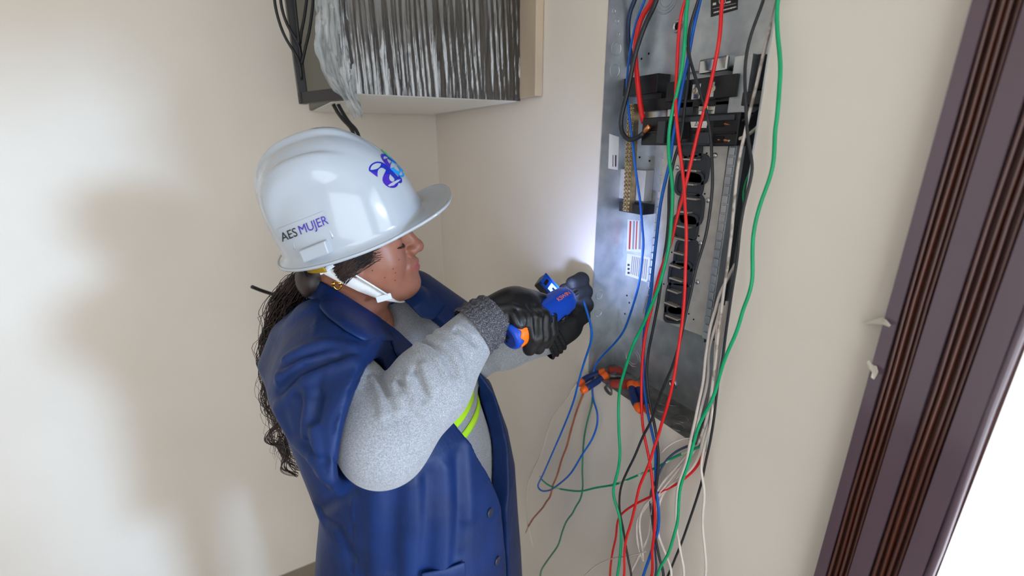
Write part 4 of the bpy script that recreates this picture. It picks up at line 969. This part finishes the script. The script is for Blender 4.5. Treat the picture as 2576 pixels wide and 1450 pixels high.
# ---- trousers and shoes (below the frame)
def legs(p):
    d = None
    for s in (-1, 1):
        e_ = s_chain(p, [tw(.08, s*.08+.05, .84), tw(.06, s*.10+.05, .48), tw(.02, s*.105+.05, .06)], [.085, .070, .060]); d = e_ if d is None else smin(d, e_, .03)
    return smax(d, .05-p[:, 2], .01)
sm_obj('trousers', legs, np.minimum(tw(-.15, -.25, .02), tw(.2, -.25, .02))-.05, np.maximum(tw(.2, .25, .98), tw(-.15, .25, .98))+.05, .008, 'trousers', person)
for s in (-1, 1):
    f_ = lambda p, s=s: smax(s_chain(p, [tw(-.02, s*.105+.05, .05), tw(.12, s*.115+.05, .038), tw(.19, s*.12+.05, .032)], [.05, .045, .034], .02), -p[:, 2], .005)
    c_ = tw(.07, s*.11+.05, .05); sm_obj('shoe', f_, c_-.24, c_+.24, .008, 'shoe', person)

# ---- hair: a cap under the hard hat and a loose curly tail
def hair_sdf(p):
    q = (p-HO)@HR/HS; d = head_sdf(q)-.007-.0008*np.sin(q[:, 2]*500+q[:, 0]*900)
    lim = np.interp(q[:, 2], [-.08, -.035, -.022, -.005, .02, .05, .10], [-.04, -.025, -.015, .034, .044, .06, .075])
    d = smax(d, q[:, 0]-lim, .006); d = smax(d, -.075-q[:, 2], .01)
    bun = s_ell(q, (-.088, -.01, -.045), (.035, .045, .04)); return smin(d, bun, .02)
hair = sm_obj('hair', hair_sdf, HO-.15, HO+.15, .0032, 'hair', person)
# fine strands combed back over the temple and ear
b = MB(); r3 = np.random.default_rng(11)
for i in range(110):
    z0_, x0_ = r3.uniform(-.004, .045), r3.uniform(.030, .056); x1_, z1_ = r3.uniform(-.05, -.015), r3.uniform(-.04, .0); P = []
    for t_ in np.linspace(0, 1, 12):
        q_ = np.array([[x0_+(x1_-x0_)*t_, -.078, z0_+(z1_-z0_)*t_**1.4+.004*math.sin(t_*5+i)]])
        for _ in range(8): q_[0, 1] += float(head_sdf(q_)[0])-.0085-.001*(i % 3)
        P.append(hw(q_[0]))
    b.tube(P, np.linspace(.0003, .0007, 12), 4)
o = b.build('temple_strands', 'hair', person, smooth=True); o['kind'] = 'stuff'
tail = [(768, 690, .80), (740, 728, .825), (718, 775, .85), (706, 840, .87), (700, 910, .88), (702, 990, .89), (714, 1070, .895), (728, 1150, .90), (742, 1200, .90)]
TP = spline([Pd(*t_) for t_ in tail], .006); TW = np.interp(np.linspace(0, 1, len(TP)), [0, .15, .4, .7, 1], [.016, .026, .028, .024, .016])
b = MB(); r2 = np.random.default_rng(3)
nT = len(TP); s_ = np.linspace(0, 1, nT)
for i in range(230):
    a0_, rad = r2.uniform(0, 6.28), math.sqrt(r2.uniform(0, 1)); fly = r2.uniform() < .18
    e_ = r2.uniform(.45, 1.0); n1 = int(nT*e_); fr1, ph, am = r2.uniform(3, 7), r2.uniform(0, 6.28), r2.uniform(.003, .009)*(1.4 if fly else 1)
    dr = RIGHT*math.cos(a0_)+FWD*math.sin(a0_); d2 = -RIGHT*math.sin(a0_)+FWD*math.cos(a0_)
    off = TW[:n1]*rad*(1.5 if fly else 1)
    P = TP[:n1]+dr*(off+am*np.sin(s_[:n1]*fr1*6.28+ph)*np.minimum(1, s_[:n1]*6))[:, None]+d2*(am*np.cos(s_[:n1]*fr1*6.28+ph)*np.minimum(1, s_[:n1]*6))[:, None]
    P = P+np.array([0, 0, 1])*(am*.6*np.sin(s_[:n1]*fr1*9+ph))[:, None]
    b.tube(P[::2], np.linspace(.0012, .0003, len(P[::2]))*(.55 if fly else 1), 4)
# a few bigger ringlets that stand clear of the back
for L, am in (([(690, 800), (668, 850), (655, 900), (668, 960), (685, 985)], .006), ([(690, 900), (662, 985), (668, 1030), (690, 1050)], .005), ([(705, 1060), (684, 1095), (682, 1112), (712, 1125), (740, 1150)], .006), ([(700, 1100), (712, 1140), (735, 1170), (748, 1185)], .005), ([(725, 1080), (718, 1150), (716, 1180), (750, 1196)], .003)):
    C_ = spline([Pd(x, y, .875) for x, y in L], .003)
    for k in range(14):
        ph = r2.uniform(0, 6.28); fr1 = r2.uniform(1.5, 2.6); w_ = np.linspace(0, 1, len(C_)); o_ = r2.normal(0, .0025, 3)
        b.tube(C_+o_+RIGHT*(am*np.sin(w_*fr1*6.28+ph*.3))[:, None]+DOWN*(am*.5*np.cos(w_*fr1*6.28+ph*.3))[:, None], np.linspace(.0011, .0004, len(C_)), 4)
o = b.build('hair_tail', 'hair', person, smooth=True); o['kind'] = 'stuff'; o['label'] = 'long dark curly hair hanging down the back'

# ---- gloves
TB, TFp = Pd(1277, 850, .728), Pd(1436, 744, .815)               # butt and nose of the power screwdriver
def glove_r(p):
    d = s_chain(p, [Pd(1232, 800, .742), Pd(1278, 782, .757), Pd(1318, 778, .768)], [.034, .0325, .030], .02)
    d = smin(d, s_chain(p, [Pd(1300, 765, .775), Pd(1340, 768, .785)], [.028, .022]), .02)
    fs = [([(1324, 784, .757), (1346, 800, .737), (1346, 846, .735), (1332, 878, .746)], [.0150, .0138, .0132, .0118]),
          ([(1338, 774, .767), (1365, 799, .748), (1366, 845, .749), (1354, 875, .760)], [.0150, .0138, .0132, .0118]),
          ([(1348, 765, .780), (1382, 793, .766), (1384, 834, .768), (1373, 862, .780)], [.0145, .0132, .0126, .0112]),
          ([(1330, 752, .790), (1368, 760, .782), (1392, 778, .780), (1412, 796, .788)], [.0150, .0128, .0118, .0108])]
    g = None
    for c_, r_ in fs:
        e_ = s_chain(p, [Pd(*q_) for q_ in c_], r_, .006); g = e_ if g is None else smin(g, e_, .0035)
    d = smin(d, g, .010)
    th = s_chain(p, [Pd(1248, 806, .735), Pd(1285, 797, .726), Pd(1306, 806, .724), Pd(1318, 826, .73)], [.017, .0145, .0130, .011], .006)   # thumb base and web
    d = smin(d, th, .012)
    return d
FG = 'glove'
FOLDS[FG] = []
add_folds(FG, glove_r, [[(1262, 800), (1268, 822)], [(1292, 790), (1298, 815), (1308, 826)], [(1318, 770), (1330, 790)], [(1335, 800), (1342, 850)], [(1362, 800), (1364, 850)], [(1250, 775), (1290, 768), (1320, 780)]], .0045, .0032)
add_folds(FG, glove_r, [[(1278, 798), (1284, 822)], [(1305, 785), (1314, 812)], [(1345, 770), (1358, 792)], [(1348, 805), (1348, 850)], [(1370, 805), (1371, 845)]], .0042, -.003)
tool_ax = unit(TFp-TB)
def tool_sdf(p):
    d = s_chain(p, [TB+tool_ax*.024, TFp-tool_ax*.018], [.0255, .0255]); d = smax(d, -((p-TB)@tool_ax)+.0, .006)
    return d
def glove_f(p): return np.maximum(disp(FG, p, glove_r(p)), -(tool_sdf(p)-.0004))
c_ = Pd(1310, 800, .76)
tag(sm_obj('glove', glove_f, c_-.12, c_+.12, .0022, 'glove_black', person), 'black coated work glove gripping the blue power screwdriver')
# knitted cuff with raised ribs
def knit(a_, b_, ra, rb, name, mt, n=34, rows=26):
    V = []; Fs = []; a_, b_ = np.asarray(a_), np.asarray(b_); ax = unit(b_-a_); u = unit(np.cross(ax, DOWN)); w_ = np.cross(ax, u); N_ = n*4
    for i in range(rows):
        t_ = i/(rows-1); c = a_+(b_-a_)*t_; r_ = ra+(rb-ra)*t_+.0016*math.sin(t_*math.pi*7)+.002*math.sin(t_*math.pi)
        for j in range(N_):
            A_ = j*2*math.pi/N_; rr = r_+.0007*math.cos(n*A_)+.0005*(1 if i % 2 else -1); V.append(c+rr*(math.cos(A_)*u+math.sin(A_)*w_))
    Fs = [(i*N_+j, i*N_+(j+1) % N_, (i+1)*N_+(j+1) % N_, (i+1)*N_+j) for i in range(rows-1) for j in range(N_)]
    return mesh_obj(name, V, Fs, mt, person, smooth=True)
mat('knit_grey', (46, 46, 52), 0.8, col2=(128, 126, 134), nscale=900, ndetail=2, contrast=(0.5, 0.62))
knit(Pd(1186, 838, .726), Pd(1246, 792, .745), .0445, .0385, 'glove_cuff', 'knit_grey')
def glove_l(p):
    d = s_chain(p, [Pd(1388, 848, .925), Pd(1420, 815, .932), Pd(1445, 770, .945)], [.033, .034, .026], .02)
    for c_, r_ in (([(1448, 730, .955), (1462, 705, .945), (1440, 712, .925)], [.0165, .0165, .0135]), ([(1452, 750, .955), (1470, 735, .940), (1446, 742, .915)], [.017, .017, .0135]),
                   ([(1455, 775, .950), (1472, 768, .932), (1450, 776, .908)], [.017, .017, .0135]), ([(1445, 800, .945), (1464, 796, .925), (1442, 806, .905)], [.0165, .0165, .0135]),
                   ([(1415, 800, .925), (1405, 760, .925), (1420, 728, .935)], [.016, .014, .012])):
        d = smin(d, s_chain(p, [Pd(*q_) for q_ in c_], r_, .004), .006)
    return d
c_ = Pd(1430, 775, .93)
tag(sm_obj('glove', glove_l, c_-.14, c_+.14, .0028, 'glove_fabric', person), 'black fabric glove holding the blue-lit tester')
knit(Pd(1362, 862, .92), Pd(1400, 838, .927), .040, .036, 'glove_cuff', 'glove_fabric')

# ------------------------------------------------------------------ power screwdriver in the right hand
mat('tool_blue', (12, 70, 190), 0.32); mat('tool_navy', (14, 44, 128), 0.4); mat('tool_orange', (255, 122, 20), 0.38)
sd = empty('power_screwdriver', TB, 'blue and orange power screwdriver gripped in the black glove', 'screwdriver')
def ax_frame(ax):
    u = unit(np.cross(ax, (0, 0, 1))); return u, np.cross(u, ax)
tu, tv = ax_frame(tool_ax); TLn = np.linalg.norm(TFp-TB)
prof = [(0, .020), (.002, .0225), (.006, .0245), (.03, .0255), (TLn-.03, .0255), (TLn-.014, .0235), (TLn-.004, .017), (TLn, .008)]
MB().lathe(TB, tool_ax, prof, 40).build('body', 'tool_blue', sd, smooth=True)
MB().lathe(TB-tool_ax*.0006, tool_ax, [(0, .0185), (.0012, .0192)], 36).build('end_cap', 'tool_navy', sd, smooth=False)
e0 = TB-tool_ax*.0009
MB().obox(e0+tv*-.0+tu*.0, (unit(tu*.8+tv*.6), unit(tv*.8-tu*.6), tool_ax), (.0058, .0024, .0010)).build('usb_port', 'hole_black', sd)
MB().lathe(e0-tv*.009-tu*.004, tool_ax, [(-.0004, .0022), (.0008, .0022)], 14).build('screw_hole', 'hole_black', sd)
# orange band wrapping one flank
V = []; Fs = []; n = 22; L_ = 14
for i in range(L_):
    s_ = .010+.055*i/(L_-1)
    for j in range(n):
        A_ = -.75+2.3*j/(n-1); rr = .0262 if s_ > .012 else .0257; ed = s_+.003*math.sin(j*.9)*(1 if i == 0 else 0)
        V.append(TB+tool_ax*ed+rr*(math.cos(A_)*tu+math.sin(A_)*(-tv)))
Fs = [(i*n+j, i*n+j+1, (i+1)*n+j+1, (i+1)*n+j) for i in range(L_-1) for j in range(n-1)]
ob = mesh_obj('orange_grip', V, Fs, 'tool_orange', sd, smooth=True); s_m = ob.modifiers.new('s', 'SOLIDIFY'); s_m.thickness = .0015
MB().lathe(TFp-tool_ax*.002, tool_ax, [(0, .009), (.004, .009), (.006, .006), (.018, .0055), (.018, .004)], 20).build('chuck', 'black_plastic', sd, smooth=True)
# orange lettering on the flank that faces out
to = TB+tool_ax*(TLn-.034); face = unit(-FWD-tool_ax*np.dot(-FWD, tool_ax)); face = unit(face+.35*unit(np.cross(tool_ax, face))*(1 if np.dot(np.cross(tool_ax, face), -DOWN) > 0 else -1))
sv = np.cross(face, tool_ax); sv = sv if np.dot(sv, -DOWN) > 0 else -sv
Vt, Ft = text_mesh('KSWIN', .0105, bold=.0, spacing=.95)
P = []
for v in Vt:
    a_ = v[1]/.0258; P.append(to+tool_ax*v[0]+.0259*(math.cos(a_)*face+math.sin(a_)*sv))
mesh_obj('lettering', P, Ft, 'tool_orange', sd)

# ------------------------------------------------------------------ lit tester held in the left hand
mat('tester_blue', (16, 74, 176), 0.35); mat('lcd', (120, 170, 255), 0.3, emit=(150, 195, 255), estr=2.6); mat('lcd_frame', (20, 90, 220), 0.35); mat('lcd_ink', (20, 60, 150), 0.5)
Q = [Pd(1357, 710, .885), Pd(1373, 687, .895), Pd(1452, 762, .905), Pd(1432, 792, .890)]
tn = unit(np.cross(Q[1]-Q[0], Q[3]-Q[0])); tn = tn if np.dot(tn, FWD) > 0 else -tn
te = empty('tester', np.mean(Q, 0), 'small blue tester with glowing screen in the far hand', 'tester')
MB().prism([q_+tn*.004 for q_ in Q], tn*.026).build('case', 'black_plastic', te, bevel=.003)
def tq(pts): return [Q[0]+(Q[3]-Q[0])*u_+(Q[1]-Q[0])*v_ for u_, v_ in pts]
rim = MB()
for a_, b_ in (((0, 0), (1, .12)), ((0, .88), (1, 1)), ((0, 0), (.06, 1)), ((.94, 0), (1, 1))): rim.prism([q_-tn*.001 for q_ in tq([(a_[0], a_[1]), (b_[0], a_[1]), (b_[0], b_[1]), (a_[0], b_[1])])], tn*.006)
rim.build('bezel', 'tester_blue', te)
MB().prism([q_+tn*.0025 for q_ in tq([(.05, .1), (.95, .1), (.95, .9), (.05, .9)])], tn*.002).build('face_plate', 'lcd_frame', te)
MB().prism([q_+tn*.0012 for q_ in tq([(.25, .22), (.66, .22), (.66, .8), (.25, .8)])], tn*.0014).build('screen', 'lcd', te)
for a_, b_ in (((.33, .45), (.40, .62)), ((.43, .38), (.50, .55))): MB().prism([q_+tn*.0006 for q_ in tq([a_, (b_[0], a_[1]), b_, (a_[0], b_[1])])], tn*.0006).build('screen_digit', 'lcd_ink', te)
MB().prism([q_+tn*.001 for q_ in tq([(.10, .25), (.17, .25), (.17, .75), (.10, .75)])], tn*.0018).build('button', 'hole_black', te)
MB().lathe(tq([(.80, .45)])[0]+tn*.0025, -tn, [(0, .005), (.003, .004), (.003, .0001)], 14).build('button', 'tester_blue', te, smooth=True)
# work light of the screwdriver
lt = bpy.data.lights.new('screwdriver_led', 'SPOT'); lt.energy = 2.6; lt.color = (.42, .54, 1.0); lt.spot_size = math.radians(105); lt.spot_blend = .35; lt.shadow_soft_size = .006
lo_ = bpy.data.objects.new('screwdriver_led', lt); COL.objects.link(lo_)
lp = Pd(1428, 742, .842); lo_.location = lp; aim = Pd(1520, 600, 1.0); lo_.rotation_euler = Vector(aim-lp).to_track_quat('-Z', 'Y').to_euler()

# ------------------------------------------------------------------ hard hat
mat('hat_white', (170, 176, 184), 0.15, coat=0.6, spec=0.55); mat('hat_strap', (226, 224, 222), 0.7, bump=.5, bscale=900, bdist=.0008); mat('hat_edge', (230, 235, 242), 0.25)
mat('print_black', (16, 26, 26), .5); mat('print_indigo', (66, 44, 160), .5); mat('logo_blue', (0, 34, 160), .4); mat('logo_purple', (66, 34, 160), .4); mat('logo_cyan', (0, 146, 220), .4); mat('logo_green', (0, 190, 110), .4)
mat('band_yellow', (190, 150, 40), .5); 
KR = frame(-21.0, 17.5, 9.6); KO = np.array([.133, .800, 1.520])+RIGHT*.010-DOWN*.006; KS = 1.0
hat = empty('hard_hat', KO, 'white ridged hard hat with blue lettering and chin strap', 'hard hat')
def kw(P): return KO+KS*(np.asarray(P, float)@KR.T)
def hat_grid(nth=220, nph=64):
    V = []; T = np.arange(nth)*2*math.pi/nth
    def base(th):
        c, s = np.cos(th), np.sin(th); a_ = np.where(c > 0, .116, .128); n = 2.2
        return (np.abs(c/a_)**n+np.abs(s/.106)**n)**(-1/n)
    r0 = base(T); rows = []
    for i in range(nph):
        ph = (1-i/(nph-1))*math.pi/2; ph = max(ph, 0)
        rho = math.cos(ph)**.80; z = .156*math.sin(ph)**.92
        x = r0*rho*np.cos(T)-.016*math.sin(ph)**1.5; y = r0*rho*np.sin(T)
        # raised ridges along the crown
        rid = 0
        for y0, amp, w_, x0, x1 in ((0, .0080, .0165, -.125, .050), (.073, .0090, .0120, -.105, .022), (-.073, .0090, .0120, -.105, .022)):
            fx = 1/(1+np.exp(-(x-x0)/.008))*1/(1+np.exp((x-x1)/.012)); yy = y-y0*(1-.25*(x/.13)**2)
            rid = rid+amp*np.exp(-(yy/w_)**4)*fx
        rid = rid*(1/(1+np.exp(-(z-.056)/.012)))
        n_ = np.stack([np.cos(T)*math.cos(ph), np.sin(T)*math.cos(ph), np.full(nth, math.sin(ph))], -1)
        rows.append(np.stack([x, y, np.full(nth, z)], -1)+n_*rid[:, None])
    rs = np.linspace(.05, .20, 400); X_ = rs[None]*np.cos(T)[:, None]; Y_ = rs[None]*np.sin(T)[:, None]
    ins = (np.abs((X_-.070)/.098)**3.4+np.abs(Y_/.096)**3.0 < 1)&(X_ > .03); rv = np.where(ins.any(1), (ins*rs[None]).max(1), 0)     # squared-off visor outline
    vis = np.maximum(rv-(r0+.011), 0); 
    for _ in range(4): vis = .25*np.roll(vis, 1)+.5*vis+.25*np.roll(vis, -1)
    g = vis/.044
    for o_, dz, k in ((.004, -.004, .0), (.008, -.0065, .10), (.0105, -.008, .30), (.0115, -.009, .55), (.012, -.0095, .78), (.0125, -.010, .92), (.0135, -.0085, .955), (.0155, -.0085, .985), (.0165, -.0105, 1.0), (.0158, -.013, 1.0), (.0135, -.0135, .985)):
        out = r0+o_*.85+.044*g*k; dzz = dz+.004*g*k+.008*g*k*k
        rows.append(np.stack([out*np.cos(T), out*np.sin(T), dzz], -1))
    V = np.vstack(rows); R_ = len(rows)
    Fs = [(i*nth+j, (i+1)*nth+j, (i+1)*nth+(j+1) % nth, i*nth+(j+1) % nth) for i in range(R_-1) for j in range(nth)]
    return V, Fs, nph, nth
Vh, Fh, nph, nth = hat_grid()
Wh = kw(Vh)
sh = mesh_obj('shell', Wh, Fh, 'hat_white', hat, smooth=True)
s_m = sh.modifiers.new('s', 'SOLIDIFY'); s_m.thickness = .0022; s_m.offset = -1
bvh = BVHTree.FromPolygons([tuple(v) for v in Wh], Fh)
def hat_hit(px, py):
    h_ = bvh.ray_cast(Vector(CAM), Vector(unit(ray(px, py)))); return (np.array(h_[0]), np.array(h_[1])) if h_[0] is not None else (None, None)
def out_n(n): return n if np.dot(n, FWD) < 0 else -n
# accessory slot cover
front = []; back = []
for px, py in ((758, 629), (824, 602), (838, 634), (772, 658)):
    p_, n_ = hat_hit(px, py); n_ = out_n(n_); front.append(p_); back.append(n_)
nm = unit(np.mean(back, 0)); ctr = np.mean(front, 0)
front = [p_-nm*np.dot(p_-ctr, nm)+nm*.010 for p_ in front]
MB().prism(front, -nm*.022).build('slot_cover', 'hat_white', hat, bevel=.0025)
for (px, py), (qx, qy) in (((741, 628), (735, 590)), ((838, 600), (818, 560))):
    pts = []
    for t_ in np.linspace(0, 1, 8):
        p_, n_ = hat_hit(px+(qx-px)*t_, py+(qy-py)*t_); pts.append(p_-out_n(n_)*.002)
    MB().tube(pts, np.linspace(.0030, .0012, 8), 10).build('slot_rib', 'hat_white', hat, smooth=True)
def decal(name, m, V, Fs, to_px, off=.0018):
    P = []
    for v in V:
        p_, n_ = hat_hit(*to_px(v)); 
        if p_ is None: return
        P.append(p_+out_n(n_)*off)
    return mesh_obj(name, P, Fs, m, hat)
dirx = np.array([116, -46])/np.hypot(116, 46); diry = np.array([-.34, -.94])
for s, cx_, cy_, m, sc in (('AES', 729, 591, 'print_black', 31), ('MUJER', 789, 567, 'print_indigo', 32)):
    Vt, Ft = text_mesh(s, 1.0, spacing=.98); 
    decal('lettering', m, Vt, Ft, lambda v: (cx_+dirx[0]*v[0]*sc*.86+diry[0]*v[1]*sc*1.02, cy_+dirx[1]*v[0]*sc*.86+diry[1]*v[1]*sc*1.02))
# clear sticker under the lettering
G = [hat_hit(700+(115)*u_+10*v_, 576-45*u_+32*v_) for v_ in np.linspace(0, 1, 6) for u_ in np.linspace(0, 1, 14)]
mesh_obj('clear_sticker', [p_+out_n(n_)*.0009 for p_, n_ in G], [(j*14+i, j*14+i+1, (j+1)*14+i+1, (j+1)*14+i) for j in range(5) for i in range(13)], 'hat_white', hat, smooth=True)
# three-letter logo across the front
def front_decal(ch, yc, zc, size, pick, tilt=0.0):
    Vt, Ft = text_mesh(ch, size, bold=size*.017, res=6); groups = {}
    P = []
    for v in Vt:
        yy, zz = yc+v[0], zc+v[1]
        o_ = kw((.3, yy, zz)); d_ = KR@np.array([-1, 0, 0]); h_ = bvh.ray_cast(Vector(o_), Vector(d_)); P.append(np.array(h_[0])+KR@np.array([.0007, 0, .0003]))
    for f in Ft: groups.setdefault(pick(np.mean([Vt[i] for i in f], 0)/size), []).append(f)
    for m, fs in groups.items():
        use = sorted({i for f in fs for i in f}); mp = {i: k for k, i in enumerate(use)}
        mesh_obj('logo_letter', [P[i] for i in use], [tuple(mp[i] for i in f) for f in fs], m, hat)
front_decal('a', -.050, .080, .088, lambda c: 'logo_purple' if (c[0] < -.05 and c[1] < .03) else 'logo_blue')
front_decal('e', -.019, .083, .088, lambda c: 'logo_cyan' if c[1] < -.06 else ('logo_purple' if c[0] < .05 else 'logo_blue'))
front_decal('s', .010, .086, .088, lambda c: 'logo_green' if c[1] > 0 else 'logo_cyan')
# suspension bands at the nape and the chin strap
def band(name, m, z0, z1, a0_, a1_, k, parent=hat, n=26):
    V = []
    for i in range(n):
        A_ = math.radians(a0_+(a1_-a0_)*i/(n-1)); c, s = math.cos(A_), math.sin(A_); r_ = (abs(c/.108)**2.2+abs(s/.090)**2.2)**(-1/2.2)*k
        for z in (z0, z1): V.append(kw((r_*c, r_*s, z)))
    o = mesh_obj(name, V, [(2*i, 2*i+2, 2*i+3, 2*i+1) for i in range(n-1)], m, parent, smooth=True)
    s_ = o.modifiers.new('s', 'SOLIDIFY'); s_.thickness = .002; return o
band('suspension_band', 'band_yellow', -.034, .01, -125, -168, 1.0); band('nape_strap', 'black_plastic', -.040, .005, -150, -235, 1.04)
f_b = lambda p: np.minimum(body_sdf(p), 10)
st0, st1 = [(808, 686), (845, 706), (900, 733), (955, 754)], [(846, 664), (880, 684), (930, 714), (978, 744)]
dep = [.675, .678, .690, .705]
def ribbon(name, m, A, B, D, off=0, th=.0018, n=24, parent=hat):
    V = []
    for i in range(n):
        t_ = i/(n-1); g = lambda L: np.interp(t_, np.linspace(0, 1, len(L)), L)
        a_ = (g([p_[0] for p_ in A]), g([p_[1] for p_ in A])); b_ = (g([p_[0] for p_ in B]), g([p_[1] for p_ in B])); d_ = g(D)-off
        V += [Pd(*a_, d_), Pd(*b_, d_+.004)]
    o = mesh_obj(name, V, [(2*i, 2*i+2, 2*i+3, 2*i+1) for i in range(n-1)], m, parent, smooth=True)
    s_ = o.modifiers.new('s', 'SOLIDIFY'); s_.thickness = th; return o
# depth follows the cheek and jaw under it
hd = [march(body_sdf, 0.5*(a_[0]+b_[0]), 0.5*(a_[1]+b_[1])) for a_, b_ in zip(st0, st1)]; dep = [depth(h_) for h_ in hd]
dep = [min(d_, .80) for d_ in dep]; dep = [dep[0]-.020, dep[1]-.015, dep[2]-.012, min(dep[3], dep[2]+.02)-.010]
cs = ribbon('chin_strap', 'hat_strap', st0, st1, dep)
MB().tube([Pd(x, y, d_) for (x, y), d_ in zip(st1, [v-.004 for v in dep])], .0016, 6).build('strap_edge', 'hat_edge', cs, smooth=True)
lowmid = [Pd(966, 749, dep[-1]), hw((.062, -.006, -.112)), hw((.055, .035, -.100)), hw((.02, .064, -.05)), kw((.0, .098, .0))]
b = MB().tube(spline(lowmid, .005), .006, 8, aspect=.2, up=FWD); b.build('strap_far_side', 'hat_strap', hat, smooth=True)
c_ = Pd(966, 750, dep[-1]-.003); b = MB().obox(c_, (unit(RIGHT*.9-DOWN*.25), unit(DOWN*.95+RIGHT*.3), FWD), (.013, .0055, .003)); b.build('strap_buckle', 'hat_edge', hat, bevel=.0015)
P_ = [Pd(x, y, dep[0]-.004) for x, y in ((815, 655), (822, 668), (835, 664), (842, 672))]; MB().tube(P_, .0035, 8).build('strap_hook', 'hat_edge', hat, smooth=True)
c_ = Pd(825, 676, dep[0]-.003); MB().obox(c_, (unit(RIGHT*.86-DOWN*.5), unit(DOWN*.86+RIGHT*.5), FWD), (.015, .0035, .003)).build('strap_clip', 'hat_edge', hat, bevel=.0012)
